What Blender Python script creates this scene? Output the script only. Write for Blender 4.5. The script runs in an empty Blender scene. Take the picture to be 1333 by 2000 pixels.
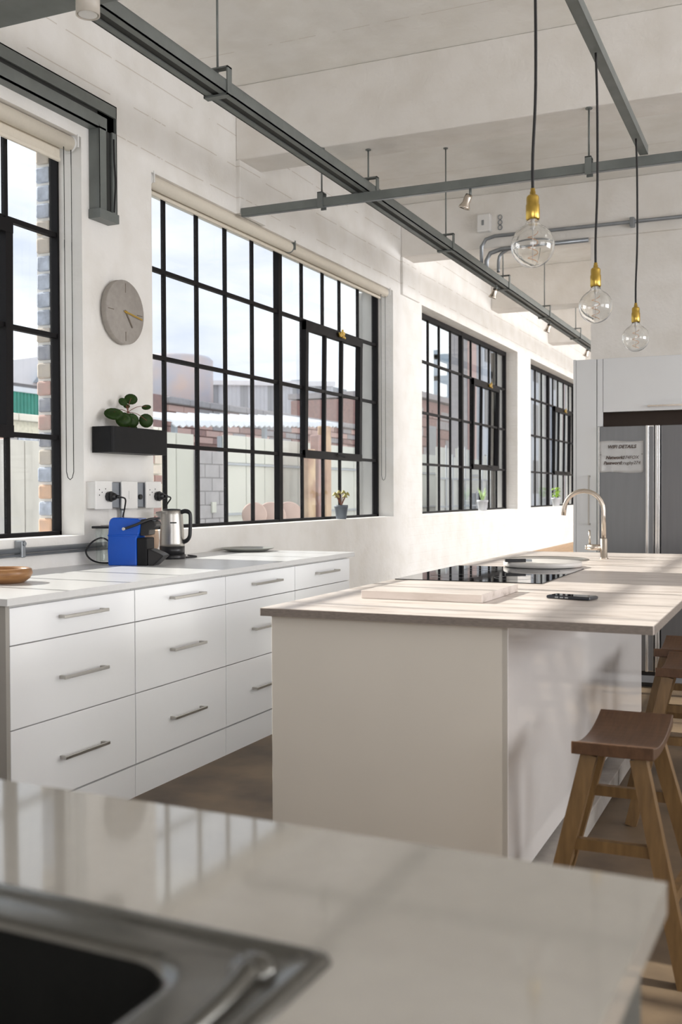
import bpy, bmesh, math, random
from mathutils import Vector, Matrix
random.seed(7)
S = bpy.context.scene
COL = S.collection
PI = math.pi

# ------------------------------------------------------------------ camera
cam_d = bpy.data.cameras.new('camera')
cam = bpy.data.objects.new('camera', cam_d)
COL.objects.link(cam)
_a = Vector((899.5, 40.0, -2036.0)).normalized()          # world +Y seen from the camera
_b = Vector((4608.5, -18.0, 2036.0)).normalized()         # world +X seen from the camera
_b = (_b - _b.dot(_a) * _a).normalized()
_c = _b.cross(_a)
M3 = Matrix((_b, _a, _c))
cam.matrix_world = Matrix.Translation((0, 0, 1.26)) @ M3.to_4x4()
cam_d.sensor_fit = 'VERTICAL'
cam_d.sensor_height = 36.0
cam_d.lens = 36.65
cam_d.clip_start = 0.05
cam_d.clip_end = 500
cam_d.dof.use_dof = True
cam_d.dof.focus_distance = 5.2
cam_d.dof.aperture_fstop = 4.5
S.camera = cam

# ------------------------------------------------------------------ exposure
S.view_settings.view_transform = 'Standard'
S.view_settings.look = 'None'
S.view_settings.gamma = 1
S.view_settings.use_curve_mapping = False
S.view_settings.exposure = -0.10

# ------------------------------------------------------------------ sky
W = bpy.data.worlds.new('sky')
S.world = W
W.use_nodes = True
nt = W.node_tree
nt.nodes.clear()
n_out = nt.nodes.new('ShaderNodeOutputWorld')
n_bg = nt.nodes.new('ShaderNodeBackground')
n_tc = nt.nodes.new('ShaderNodeTexCoord')
n_map = nt.nodes.new('ShaderNodeMapping')
n_map.inputs['Scale'].default_value = (1.0, 1.0, 3.2)
n_noise = nt.nodes.new('ShaderNodeTexNoise')
n_noise.inputs['Scale'].default_value = 2.2
n_noise.inputs['Detail'].default_value = 7
n_noise.inputs['Roughness'].default_value = 0.55
n_ramp = nt.nodes.new('ShaderNodeValToRGB')
n_ramp.color_ramp.elements[0].position = 0.33
n_ramp.color_ramp.elements[0].color = (0.60, 0.67, 0.84, 1)
n_ramp.color_ramp.elements[1].position = 0.60
n_ramp.color_ramp.elements[1].color = (1.12, 1.12, 1.14, 1)
nt.links.new(n_tc.outputs['Generated'], n_map.inputs['Vector'])
nt.links.new(n_map.outputs['Vector'], n_noise.inputs['Vector'])
nt.links.new(n_noise.outputs['Fac'], n_ramp.inputs['Fac'])
nt.links.new(n_ramp.outputs['Color'], n_bg.inputs['Color'])
n_bg.inputs['Strength'].default_value = 1.28
nt.links.new(n_bg.outputs['Background'], n_out.inputs['Surface'])

# ------------------------------------------------------------------ sun (low, straight through the left windows)
sun_d = bpy.data.lights.new('sun', 'SUN')
sun_d.energy = 9.0
sun_d.angle = math.radians(0.9)
sun_d.color = (1.0, 0.95, 0.88)
sun = bpy.data.objects.new('sun', sun_d)
COL.objects.link(sun)
sun.rotation_euler = Vector((1, -0.06, -0.575)).to_track_quat('-Z', 'Y').to_euler()

# ------------------------------------------------------------------ added area lamps: extra light at the unseen right windows, and a back fill
def fill_light(name, loc, rot, sx, sy, power, color=(0.985, 0.985, 1.0)):
    d = bpy.data.lights.new(name, 'AREA')
    d.shape = 'RECTANGLE'; d.size = sx; d.size_y = sy; d.energy = power; d.color = color
    o = bpy.data.objects.new(name, d)
    COL.objects.link(o)
    o.location = loc; o.rotation_euler = rot
    return o
RIGHT_WINDOWS = [(-1.2, 2.2), (3.4, 6.8), (9.8, 13.2), (14.4, 17.8)]
for i, (ya, yb) in enumerate(RIGHT_WINDOWS):
    fill_light('fill_light', (5.12, (ya + yb) / 2, 2.07), (0, PI / 2 + [0.42, 0.42, 0.1, 0.0][i], 0), 2.0, yb - ya, [80, 195, 300, 430][i])

fill_light('fill_light', (1.2, -3.16, 2.05), (PI / 2 + 0.25, 0, 0), 4.0, 1.9, 90)  # added fill lamp, brightens the faces turned to the camera

# ------------------------------------------------------------------ materials
def new_mat(name):
    m = bpy.data.materials.new(name)
    m.use_nodes = True
    return m, m.node_tree, m.node_tree.nodes['Principled BSDF']

def sock(b, n, v):
    if n in b.inputs: b.inputs[n].default_value = v

def mat(name, c, rough=0.5, metal=0.0, var=0.04, scale=20.0, bump=0.0, bscale=None, stretch=(1, 1, 1), c2=None, spec=None, coat=0.0):
    """procedural material: base colour broken up by noise, optional noise relief"""
    m, t, b = new_mat(name)
    tc = t.nodes.new('ShaderNodeTexCoord'); mp = t.nodes.new('ShaderNodeMapping')
    mp.inputs['Scale'].default_value = stretch
    nz = t.nodes.new('ShaderNodeTexNoise'); nz.inputs['Scale'].default_value = scale; nz.inputs['Detail'].default_value = 5
    rp = t.nodes.new('ShaderNodeValToRGB')
    if c2 is None:
        c2 = tuple(max(0, x * (1 - var)) for x in c); c1 = tuple(min(1, x * (1 + var)) for x in c)
    else:
        c1 = c
    rp.color_ramp.elements[0].position = 0.3; rp.color_ramp.elements[0].color = (*c2, 1)
    rp.color_ramp.elements[1].position = 0.7; rp.color_ramp.elements[1].color = (*c1, 1)
    t.links.new(tc.outputs['Object'], mp.inputs['Vector']); t.links.new(mp.outputs['Vector'], nz.inputs['Vector'])
    t.links.new(nz.outputs['Fac'], rp.inputs['Fac']); t.links.new(rp.outputs['Color'], b.inputs['Base Color'])
    b.inputs['Roughness'].default_value = rough; b.inputs['Metallic'].default_value = metal
    if spec is not None: sock(b, 'Specular IOR Level', spec)
    if coat: sock(b, 'Coat Weight', coat); sock(b, 'Coat Roughness', 0.05)
    if bump:
        n2 = t.nodes.new('ShaderNodeTexNoise'); n2.inputs['Scale'].default_value = bscale or scale; n2.inputs['Detail'].default_value = 6
        bp = t.nodes.new('ShaderNodeBump'); bp.inputs['Strength'].default_value = bump; bp.inputs['Distance'].default_value = 0.01
        t.links.new(mp.outputs['Vector'], n2.inputs['Vector']); t.links.new(n2.outputs['Fac'], bp.inputs['Height'])
        t.links.new(bp.outputs['Normal'], b.inputs['Normal'])
    return m

def board_mat(name, c, axis, pitch, above=None, brick=False, rough=0.75, dots=True):
    """white paint over board-marked concrete: thin recessed joint lines every `pitch` along `axis`"""
    m, t, b = new_mat(name)
    L = t.links.new
    tc = t.nodes.new('ShaderNodeTexCoord'); sp = t.nodes.new('ShaderNodeSeparateXYZ')
    L(tc.outputs['Object'], sp.inputs['Vector'])
    def mth(op, a, bb=None, cc=None):
        n = t.nodes.new('ShaderNodeMath'); n.operation = op
        for i, v in enumerate((a, bb, cc)):
            if v is None: continue
            if isinstance(v, (int, float)): n.inputs[i].default_value = v
            else: L(v, n.inputs[i])
        return n.outputs[0]
    wob = t.nodes.new('ShaderNodeTexNoise'); wob.inputs['Scale'].default_value = 0.9; wob.inputs['Detail'].default_value = 3
    L(tc.outputs['Object'], wob.inputs['Vector'])
    co = mth('ADD', sp.outputs[axis], mth('MULTIPLY', wob.outputs['Fac'], 0.03))
    fr = mth('FRACT', mth('DIVIDE', co, pitch))
    line = mth('LESS_THAN', fr, 0.006 / pitch)
    gap = t.nodes.new('ShaderNodeTexNoise'); gap.inputs['Scale'].default_value = 6; gap.inputs['Detail'].default_value = 6
    L(tc.outputs['Object'], gap.inputs['Vector'])
    line = mth('MULTIPLY', line, mth('GREATER_THAN', gap.outputs['Fac'], 0.44))
    if above is not None:
        line = mth('MULTIPLY', line, mth('GREATER_THAN', sp.outputs[2], above))
    fine = t.nodes.new('ShaderNodeTexNoise'); fine.inputs['Scale'].default_value = 28; fine.inputs['Detail'].default_value = 8
    L(tc.outputs['Object'], fine.inputs['Vector'])
    big = t.nodes.new('ShaderNodeTexNoise'); big.inputs['Scale'].default_value = 4.5; big.inputs['Detail'].default_value = 4
    L(tc.outputs['Object'], big.inputs['Vector'])
    h = mth('ADD', mth('MULTIPLY', fine.outputs['Fac'], 0.35), mth('MULTIPLY', big.outputs['Fac'], 0.9))
    h = mth('SUBTRACT', h, mth('MULTIPLY', line, 0.5))
    if brick:
        cb = t.nodes.new('ShaderNodeCombineXYZ'); L(sp.outputs[1], cb.inputs[0]); L(sp.outputs[2], cb.inputs[1])
        br = t.nodes.new('ShaderNodeTexBrick'); br.inputs['Scale'].default_value = 1.0
        br.inputs['Brick Width'].default_value = 0.23; br.inputs['Row Height'].default_value = 0.085
        br.inputs['Mortar Size'].default_value = 0.006; br.inputs['Mortar Smooth'].default_value = 0.6
        L(cb.outputs[0], br.inputs['Vector'])
        mask = mth('MULTIPLY', mth('LESS_THAN', sp.outputs[2], 3.0), mth('GREATER_THAN', sp.outputs[1], 9.2))
        h = mth('SUBTRACT', h, mth('MULTIPLY', mth('MULTIPLY', br.outputs['Fac'], mask), 0.10))
    bp = t.nodes.new('ShaderNodeBump'); bp.inputs['Strength'].default_value = 0.75; bp.inputs['Distance'].default_value = 0.014
    L(h, bp.inputs['Height']); L(bp.outputs['Normal'], b.inputs['Normal'])
    mx = t.nodes.new('ShaderNodeMix'); mx.data_type = 'RGBA'
    mx.inputs[6].default_value = (*c, 1); mx.inputs[7].default_value = (c[0] * 0.62, c[1] * 0.55, c[2] * 0.47, 1)
    stain = mth('MULTIPLY', line, 0.5)
    L(stain, mx.inputs[0])
    mx2 = t.nodes.new('ShaderNodeMix'); mx2.data_type = 'RGBA'; mx2.blend_type = 'MULTIPLY'
    mx2.inputs[0].default_value = 1.0
    rp = t.nodes.new('ShaderNodeValToRGB')
    rp.color_ramp.elements[0].position = 0.3; rp.color_ramp.elements[0].color = (0.93, 0.92, 0.90, 1)
    rp.color_ramp.elements[1].position = 0.6; rp.color_ramp.elements[1].color = (1, 1, 1, 1)
    L(big.outputs['Fac'], rp.inputs['Fac'])
    L(mx.outputs[2], mx2.inputs[6]); L(rp.outputs['Color'], mx2.inputs[7])
    L(mx2.outputs[2], b.inputs['Base Color'])
    b.inputs['Roughness'].default_value = rough
    return m

def glass_mat(name, tint=(0.97, 0.985, 0.98), ior=1.45, rough=0.0):
    m = bpy.data.materials.new(name); m.use_nodes = True
    t = m.node_tree; t.nodes.clear()
    o = t.nodes.new('ShaderNodeOutputMaterial'); tr = t.nodes.new('ShaderNodeBsdfTransparent'); gl = t.nodes.new('ShaderNodeBsdfGlossy')
    lw = t.nodes.new('ShaderNodeLayerWeight')      # reflectance that is the same from both sides of a thin sheet
    pw = t.nodes.new('ShaderNodeMath'); pw.operation = 'POWER'; pw.inputs[1].default_value = 5
    fz = t.nodes.new('ShaderNodeMath'); fz.operation = 'MULTIPLY_ADD'; fz.inputs[1].default_value = 0.55; fz.inputs[2].default_value = (ior - 1) ** 2 / (ior + 1) ** 2 * 0.8
    t.links.new(lw.outputs['Facing'], pw.inputs[0]); t.links.new(pw.outputs[0], fz.inputs[0])
    mx = t.nodes.new('ShaderNodeMixShader')
    nz = t.nodes.new('ShaderNodeTexNoise'); nz.inputs['Scale'].default_value = 3
    mr = t.nodes.new('ShaderNodeMix'); mr.data_type = 'RGBA'
    mr.inputs[6].default_value = (*tint, 1); mr.inputs[7].default_value = (min(1, tint[0] * 1.01), min(1, tint[1] * 1.01), min(1, tint[2] * 1.01), 1)
    t.links.new(nz.outputs['Fac'], mr.inputs[0]); t.links.new(mr.outputs[2], tr.inputs['Color'])
    gl.inputs['Roughness'].default_value = rough
    t.links.new(fz.outputs[0], mx.inputs[0]); t.links.new(tr.outputs[0], mx.inputs[1]); t.links.new(gl.outputs[0], mx.inputs[2])
    t.links.new(mx.outputs[0], o.inputs['Surface'])
    return m

def wood_mat(name, c1, c2, rough=0.4, scale=14.0, stretch=(1, 1, 12), bump=0.1):
    return mat(name, c1, rough, 0, scale=scale, stretch=stretch, c2=c2, bump=bump)

M = {}
M['wall'] = board_mat('white painted wall', (0.86, 0.84, 0.81), 2, 0.20, above=3.12, brick=True)
M['ceiling'] = board_mat('white painted board-marked ceiling', (0.86, 0.84, 0.80), 1, 0.92)
M['beam'] = board_mat('white painted beam', (0.84, 0.81, 0.77), 2, 5.0)
M['floor'] = mat('polished brown concrete', (0.21, 0.15, 0.095), 0.46, scale=3.0, c2=(0.075, 0.054, 0.038), bump=0.03, spec=0.22)
M['outer'] = mat('weathered grey plaster', (0.66, 0.65, 0.63), 0.9, scale=4, c2=(0.48, 0.47, 0.46), stretch=(1, 1, 0.4), bump=0.2)
M['black'] = mat('black painted steel', (0.010, 0.009, 0.010), 0.55, scale=30, bump=0.05, spec=0.15)
M['strut'] = mat('grey galvanised channel', (0.165, 0.18, 0.172), 0.45, 0.15, scale=9, var=0.12, bump=0.03)
M['strut_in'] = mat('dark slot shade and fittings', (0.035, 0.036, 0.034), 0.7, 0.2)  # shade inside the open channels as a dark colour; also chain and plug
M['conduit'] = mat('galvanised pipe', (0.30, 0.32, 0.34), 0.35, 0.6, scale=12, var=0.1)
M['glass'] = glass_mat('window glass')
M['bulb'] = mat('clear bulb glass', (0.98, 0.98, 0.97), 0.0, var=0.005)
_b = M['bulb'].node_tree.nodes['Principled BSDF']; sock(_b, 'Transmission Weight', 1.0); sock(_b, 'IOR', 1.45)
M['jar'] = glass_mat('jar glass', (0.93, 0.95, 0.94), 1.5)
M['smoke'] = glass_mat('copper tinted glass', (0.88, 0.77, 0.68), 1.5)
M['gloss'] = mat('white gloss cabinet', (0.88, 0.885, 0.90), 0.13, scale=2, var=0.01, spec=0.5)
M['carcass'] = mat('white cabinet board', (0.72, 0.71, 0.69), 0.4, scale=3, var=0.02)
M['shaded_end'] = mat('shaded white board', (0.34, 0.32, 0.29), 0.5, scale=6, var=0.03)  # white end panel, its shade put into the colour as grey
M['grey_cab'] = mat('pale grey cabinet', (0.68, 0.69, 0.70), 0.35, scale=3, var=0.02)
M['top'] = mat('pale counter', (0.64, 0.635, 0.63), 0.28, scale=60, var=0.02)
M['quartz'] = mat('cream polished quartz', (0.47, 0.445, 0.40), 0.06, scale=45, var=0.02, spec=0.75)
M['isl_front'] = mat('cream satin panel', (0.70, 0.655, 0.585), 0.5, scale=3, var=0.02)
M['isl_side'] = mat('white gloss island side', (0.74, 0.71, 0.69), 0.075, scale=2, var=0.01)
M['steel'] = mat('brushed steel', (0.50, 0.48, 0.45), 0.34, 1.0, scale=60, var=0.06, stretch=(1, 1, 12), bump=0.02)
M['nickel'] = mat('brushed warm nickel', (0.60, 0.53, 0.46), 0.27, 1.0, scale=60, var=0.05)
M['sinksteel'] = mat('sink steel', (0.17, 0.167, 0.155), 0.17, 1.0, scale=90, var=0.05)
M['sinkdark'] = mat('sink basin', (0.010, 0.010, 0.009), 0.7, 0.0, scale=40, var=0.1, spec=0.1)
M['dark_base'] = mat('grey green cabinet side', (0.10, 0.10, 0.088), 0.6, scale=10, var=0.05)
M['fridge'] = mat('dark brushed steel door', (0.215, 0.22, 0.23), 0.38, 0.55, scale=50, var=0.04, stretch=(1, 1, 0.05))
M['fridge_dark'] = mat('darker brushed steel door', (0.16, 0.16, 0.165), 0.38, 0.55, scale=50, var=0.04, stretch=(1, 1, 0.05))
M['chrome'] = mat('bright trim', (0.80, 0.79, 0.78), 0.18, 0.9, scale=30, var=0.02)
M['rubber'] = mat('black plastic', (0.014, 0.014, 0.016), 0.3, scale=30, var=0.1)
M['brass'] = mat('brass', (0.62, 0.42, 0.10), 0.28, 1.0, scale=40, var=0.08)
M['cord'] = mat('black cord', (0.012, 0.011, 0.012), 0.6, scale=200, var=0.2)
M['filament'] = mat('amber filament', (0.75, 0.42, 0.22), 0.4, 0.3)
M['stem_glass'] = mat('white glass stem', (0.80, 0.78, 0.76), 0.2)
M['blue'] = mat('gloss blue plastic', (0.008, 0.085, 0.48), 0.16, scale=8, var=0.03)
M['plastic_white'] = mat('white plastic', (0.80, 0.79, 0.77), 0.3, scale=20, var=0.01)
M['greybox'] = mat('grey steel box', (0.28, 0.30, 0.33), 0.4, 0.3, scale=20, var=0.05)
M['clock'] = mat('grey concrete', (0.36, 0.33, 0.30), 0.8, scale=30, var=0.08, bump=0.15)
M['clockmark'] = mat('dark clock mark', (0.16, 0.13, 0.10), 0.6)
M['planter'] = mat('matt black planter', (0.012, 0.012, 0.013), 0.5, scale=20, var=0.1, spec=0.18)
M['leaf'] = mat('dark green leaf', (0.055, 0.115, 0.022), 0.45, scale=30, c2=(0.03, 0.065, 0.015), spec=0.3)
M['leaf_lime'] = mat('lime leaf', (0.30, 0.48, 0.05), 0.45, scale=30, c2=(0.18, 0.34, 0.03))
M['leaf_yellow'] = mat('yellow green leaf', (0.45, 0.46, 0.14), 0.45, scale=50, c2=(0.30, 0.20, 0.08))
M['leaf_pale'] = mat('pale aloe leaf', (0.45, 0.62, 0.28), 0.45, scale=50, c2=(0.30, 0.45, 0.18))
M['stem'] = mat('reddish stem', (0.18, 0.06, 0.03), 0.6)
M['soil'] = mat('soil', (0.03, 0.02, 0.015), 0.95, scale=60, bump=0.5)
M['pot_grey'] = mat('blue grey pot', (0.13, 0.15, 0.18), 0.6, scale=20, var=0.06)
M['pot_pale'] = mat('pale grey pot', (0.52, 0.53, 0.56), 0.6, scale=20, var=0.04)
M['blind'] = mat('cream roller fabric', (0.74, 0.68, 0.58), 0.8, scale=60, var=0.02)
M['seat'] = wood_mat('dark stained seat', (0.135, 0.070, 0.038), (0.085, 0.044, 0.024), 0.33, 9, (10, 0.8, 4))
M['oak'] = wood_mat('oiled oak', (0.205, 0.118, 0.044), (0.130, 0.072, 0.026), 0.42, 10, (6, 6, 0.7))
M['pine'] = wood_mat('light pine', (0.62, 0.40, 0.22), (0.50, 0.31, 0.16), 0.5, 8, (8, 0.8, 8))
M['bowl'] = wood_mat('turned wood', (0.42, 0.22, 0.09), (0.24, 0.11, 0.04), 0.35, 12, (1, 1, 5))
M['phone'] = mat('dark phone', (0.02, 0.023, 0.03), 0.12, scale=20, var=0.1)
M['hob'] = mat('black ceramic glass', (0.006, 0.006, 0.007), 0.03, scale=5, var=0.05)
M['ceramic'] = mat('grey ceramic', (0.32, 0.32, 0.29), 0.35, scale=20, var=0.05)
M['marble'] = mat('pale stone', (0.70, 0.67, 0.64), 0.35, scale=6, c2=(0.60, 0.57, 0.54))
M['paper'] = mat('laminated paper', (0.95, 0.95, 0.95), 0.3, scale=14, var=0.02, bump=0.15, bscale=9)
M['ink'] = mat('brown ink', (0.085, 0.060, 0.050), 0.7)
M['recess'] = mat('brown recess', (0.050, 0.033, 0.024), 0.8)
M['spot'] = mat('white lamp can', (0.62, 0.57, 0.50), 0.4)
# outdoors
M['yard'] = mat('pale yard concrete', (0.26, 0.26, 0.25), 0.9, scale=2, var=0.1)
M['panel'] = mat('pale painted panel', (0.54, 0.55, 0.51), 0.8, scale=1.5, var=0.04)
M['panel_blue'] = mat('pale corrugated sheet', (0.56, 0.60, 0.66), 0.6, scale=1.5, var=0.04)  # the sheeting's own pale blue tone
M['panel_grey'] = mat('grey translucent sheet', (0.33, 0.36, 0.40), 0.6, scale=1.5, var=0.04)
M['red'] = mat('old red brick', (0.40, 0.24, 0.21), 0.9, scale=6, c2=(0.28, 0.19, 0.19))
M['greybrick'] = mat('grey painted block', (0.38, 0.37, 0.39), 0.9, scale=5, var=0.10)
M['silo'] = mat('pale silo steel', (0.70, 0.58, 0.53), 0.5, 0.1, scale=0.6, c2=(0.52, 0.56, 0.66))
M['green'] = mat('green sheet', (0.07, 0.36, 0.28), 0.6, scale=2, var=0.15)
M['awning'] = mat('white awning', (0.84, 0.86, 0.90), 0.6, scale=2, var=0.03)
M['timber'] = mat('peach timber', (0.55, 0.40, 0.26), 0.8, scale=3, c2=(0.30, 0.17, 0.12))
M['coping'] = mat('coping stone', (0.70, 0.68, 0.63), 0.9, scale=5, var=0.08)
M['terracotta'] = mat('terracotta', (0.40, 0.29, 0.26), 0.8, scale=6, var=0.1)
M['tower'] = mat('pale blue steel', (0.42, 0.50, 0.58), 0.6, scale=2, var=0.05)
M['dkblue'] = mat('blue door', (0.05, 0.09, 0.13), 0.6)
M['br_blue'] = mat('blue grey painted brick', (0.50, 0.54, 0.64), 0.9, scale=18, var=0.25, bump=0.5)  # colours of these bricks are paled to carry window glare
M['br_dark'] = mat('dark burnt brick', (0.30, 0.31, 0.37), 0.9, scale=22, c2=(0.46, 0.46, 0.50), bump=0.5)
M['br_red'] = mat('red brick', (0.66, 0.42, 0.38), 0.9, scale=18, c2=(0.55, 0.42, 0.38), bump=0.5)
M['br_orange'] = mat('orange brick', (0.78, 0.50, 0.34), 0.9, scale=18, c2=(0.66, 0.46, 0.36), bump=0.5)
M['br_tan'] = mat('tan brick', (0.66, 0.58, 0.50), 0.9, scale=18, c2=(0.56, 0.50, 0.46), bump=0.5)
M['mortar'] = mat('pale mortar', (0.68, 0.66, 0.58), 0.95, scale=30, var=0.1, bump=0.5)

def worktop_mat():
    """pinkish beige laminate with long streaks running across the island"""
    m, t, b = new_mat('streaked beige worktop')
    L = t.links.new
    tc = t.nodes.new('ShaderNodeTexCoord'); mp = t.nodes.new('ShaderNodeMapping'); mp.inputs['Scale'].default_value = (1.2, 7.0, 7.0)
    L(tc.outputs['Object'], mp.inputs['Vector'])
    nz = t.nodes.new('ShaderNodeTexNoise'); nz.inputs['Scale'].default_value = 2.4; nz.inputs['Detail'].default_value = 9; nz.inputs['Roughness'].default_value = 0.65
    L(mp.outputs['Vector'], nz.inputs['Vector'])
    rp = t.nodes.new('ShaderNodeValToRGB')
    e = rp.color_ramp.elements
    e[0].position = 0.33; e[0].color = (0.40, 0.33, 0.285, 1)
    e[1].position = 0.60; e[1].color = (0.74, 0.665, 0.62, 1)
    e2 = e.new(0.46); e2.color = (0.66, 0.585, 0.535, 1)
    L(nz.outputs['Fac'], rp.inputs['Fac']); L(rp.outputs['Color'], b.inputs['Base Color'])
    b.inputs['Roughness'].default_value = 0.30
    return m
M['worktop'] = worktop_mat()
M['worktop_edge'] = mat('worktop edge', (0.26, 0.22, 0.19), 0.5, scale=30, c2=(0.18, 0.15, 0.13), stretch=(2, 2, 10))

# ------------------------------------------------------------------ mesh helpers
class B:
    def __init__(self): self.bm = bmesh.new()
    def _merge(self, tmp, mat4=None, smooth=False):
        if mat4 is not None: bmesh.ops.transform(tmp, matrix=mat4, verts=tmp.verts)
        if smooth:
            for f in tmp.faces: f.smooth = True
        me = bpy.data.meshes.new('tmp'); tmp.to_mesh(me); tmp.free()
        self.bm.from_mesh(me); bpy.data.meshes.remove(me)
    def box(self, x0, x1, y0, y1, z0, z1, bev=0.0, seg=2, mat4=None):
        t = bmesh.new()
        bmesh.ops.create_cube(t, size=1)
        bmesh.ops.transform(t, matrix=Matrix.Translation(((x0 + x1) / 2, (y0 + y1) / 2, (z0 + z1) / 2)) @ Matrix.Diagonal((abs(x1 - x0), abs(y1 - y0), abs(z1 - z0), 1)), verts=t.verts)
        if bev: bmesh.ops.bevel(t, geom=t.edges[:], offset=bev, segments=seg, affect='EDGES', profile=0.5)
        self._merge(t, mat4); return self
    def cyl(self, p0, p1, r, seg=16, r2=None, caps=True):
        p0 = Vector(p0); p1 = Vector(p1); d = p1 - p0
        t = bmesh.new()
        bmesh.ops.create_cone(t, cap_ends=caps, segments=seg, radius1=r, radius2=r if r2 is None else r2, depth=d.length)
        mt = Matrix.Translation((p0 + p1) / 2) @ d.to_track_quat('Z', 'Y').to_matrix().to_4x4()
        for f in t.faces: f.smooth = len(f.verts) == 4
        self._merge(t, mt); return self
    def lathe(self, prof, c=(0, 0, 0), seg=28, mat4=None, close=True):
        t = bmesh.new(); rings = []
        for r, z in prof:
            if r < 1e-6: rings.append([t.verts.new((0, 0, z))])
            else: rings.append([t.verts.new((r * math.cos(2 * PI * i / seg), r * math.sin(2 * PI * i / seg), z)) for i in range(seg)])
        for a, b2 in zip(rings, rings[1:]):
            for i in range(seg):
                j = (i + 1) % seg
                if len(a) == 1 and len(b2) == 1: continue
                if len(a) == 1: f = t.faces.new((a[0], b2[j], b2[i]))
                elif len(b2) == 1: f = t.faces.new((a[i], a[j], b2[0]))
                else: f = t.faces.new((a[i], a[j], b2[j], b2[i]))
                f.smooth = True
        bmesh.ops.recalc_face_normals(t, faces=t.faces[:])
        mt = Matrix.Translation(c)
        if mat4 is not None: mt = mt @ mat4
        self._merge(t, mt); return self
    def tube(self, pts, r, seg=10, smoothpath=0, square=None):
        pts = [Vector(p) for p in pts]
        if smoothpath:
            out = []
            n = len(pts)
            for i in range(n - 1):
                p0 = pts[max(i - 1, 0)]; p1 = pts[i]; p2 = pts[i + 1]; p3 = pts[min(i + 2, n - 1)]
                for k in range(smoothpath):
                    u = k / smoothpath
                    out.append(0.5 * ((2 * p1) + (-p0 + p2) * u + (2 * p0 - 5 * p1 + 4 * p2 - p3) * u * u + (-p0 + 3 * p1 - 3 * p2 + p3) * u ** 3))
            out.append(pts[-1]); pts = out
        t = bmesh.new(); rings = []
        up = None
        for i, p in enumerate(pts):
            d = (pts[min(i + 1, len(pts) - 1)] - pts[max(i - 1, 0)]).normalized()
            if up is None:
                up = Vector((0, 0, 1)) if abs(d.z) < 0.9 else Vector((1, 0, 0))
            s = d.cross(up).normalized(); up = s.cross(d).normalized()
            if isinstance(r, (list, tuple)):
                q_ = i / max(1, len(pts) - 1) * (len(r) - 1); i0 = min(int(q_), len(r) - 2); rr = r[i0] + (r[i0 + 1] - r[i0]) * (q_ - i0)
            else: rr = r
            rings.append([t.verts.new(p + rr * (math.cos(2 * PI * k / seg) * s + math.sin(2 * PI * k / seg) * up)) for k in range(seg)])
        for a, b2 in zip(rings, rings[1:]):
            for k in range(seg):
                f = t.faces.new((a[k], a[(k + 1) % seg], b2[(k + 1) % seg], b2[k])); f.smooth = True
        t.faces.new(rings[0][::-1]); t.faces.new(rings[-1])
        bmesh.ops.recalc_face_normals(t, faces=t.faces[:])
        self._merge(t); return self
    def bar(self, p0, p1, w, h, up=(0, 0, 1)):
        """rectangular bar between two points; w across, h along `up`"""
        p0 = Vector(p0); p1 = Vector(p1); d = (p1 - p0).normalized(); up = Vector(up)
        s = d.cross(up).normalized(); u = s.cross(d).normalized()
        t = bmesh.new(); vs = []
        for p in (p0, p1):
            vs.append([t.verts.new(p + a * s * w / 2 + b2 * u * h / 2) for a, b2 in ((-1, -1), (1, -1), (1, 1), (-1, 1))])
        for k in range(4): t.faces.new((vs[0][k], vs[0][(k + 1) % 4], vs[1][(k + 1) % 4], vs[1][k]))
        t.faces.new(vs[0][::-1]); t.faces.new(vs[1])
        bmesh.ops.recalc_face_normals(t, faces=t.faces[:])
        self._merge(t); return self
    def prism(self, poly, axis, a0, a1, bev=0.0, mat4=None):
        """extrude a 2-D polygon along axis (0=x: poly in y,z; 1=y: poly in x,z; 2=z: poly in x,y)"""
        t = bmesh.new()
        def pt(u, v, a): return {0: (a, u, v), 1: (u, a, v), 2: (u, v, a)}[axis]
        A = [t.verts.new(pt(u, v, a0)) for u, v in poly]; C = [t.verts.new(pt(u, v, a1)) for u, v in poly]
        n = len(poly)
        for k in range(n): t.faces.new((A[k], A[(k + 1) % n], C[(k + 1) % n], C[k]))
        t.faces.new(A[::-1]); t.faces.new(C)
        bmesh.ops.recalc_face_normals(t, faces=t.faces[:])
        if bev: bmesh.ops.bevel(t, geom=t.edges[:], offset=bev, segments=2, affect='EDGES', profile=0.5)
        self._merge(t, mat4); return self
    def sphere(self, c, r, sx=1, sy=1, sz=1, seg=16, rings=10, mat4=None):
        t = bmesh.new(); bmesh.ops.create_uvsphere(t, u_segments=seg, v_segments=rings, radius=r)
        mt = Matrix.Translation(c)
        if mat4 is not None: mt = mt @ mat4
        self._merge(t, mt @ Matrix.Diagonal((sx, sy, sz, 1)), smooth=True); return self
    def build(self, name, m, parent=None):
        if parent is not None:
            p = parent; off = Vector((0, 0, 0))
            while p is not None: off += p.location; p = p.parent
            bmesh.ops.translate(self.bm, verts=self.bm.verts, vec=-off)
        me = bpy.data.meshes.new(name); self.bm.to_mesh(me); self.bm.free()
        me.materials.append(m if not isinstance(m, str) else M[m])
        o = bpy.data.objects.new(name, me); COL.objects.link(o)
        if parent is not None: o.parent = parent
        return o

def thing(name, label, cat, loc=(0, 0, 0), group=None):
    o = bpy.data.objects.new(name, None); COL.objects.link(o)
    o.empty_display_size = 0.05
    o.location = loc; o['label'] = label; o['category'] = cat
    if group: o['group'] = group
    return o
def tag(o, label, cat, group=None):
    o['label'] = label; o['category'] = cat
    if group: o['group'] = group
    return o
def struct(o):
    o['kind'] = 'structure'; return o
def lab(o, s): o['label'] = s; return o
def copy_tree(o, parent=None):
    c = o.copy(); COL.objects.link(c)
    if parent is not None: c.parent = parent
    for ch in [x for x in ALLCH(o)]: copy_tree(ch, c)
    return c
def ALLCH(o): return [x for x in bpy.data.objects if x.parent == o]

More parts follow.
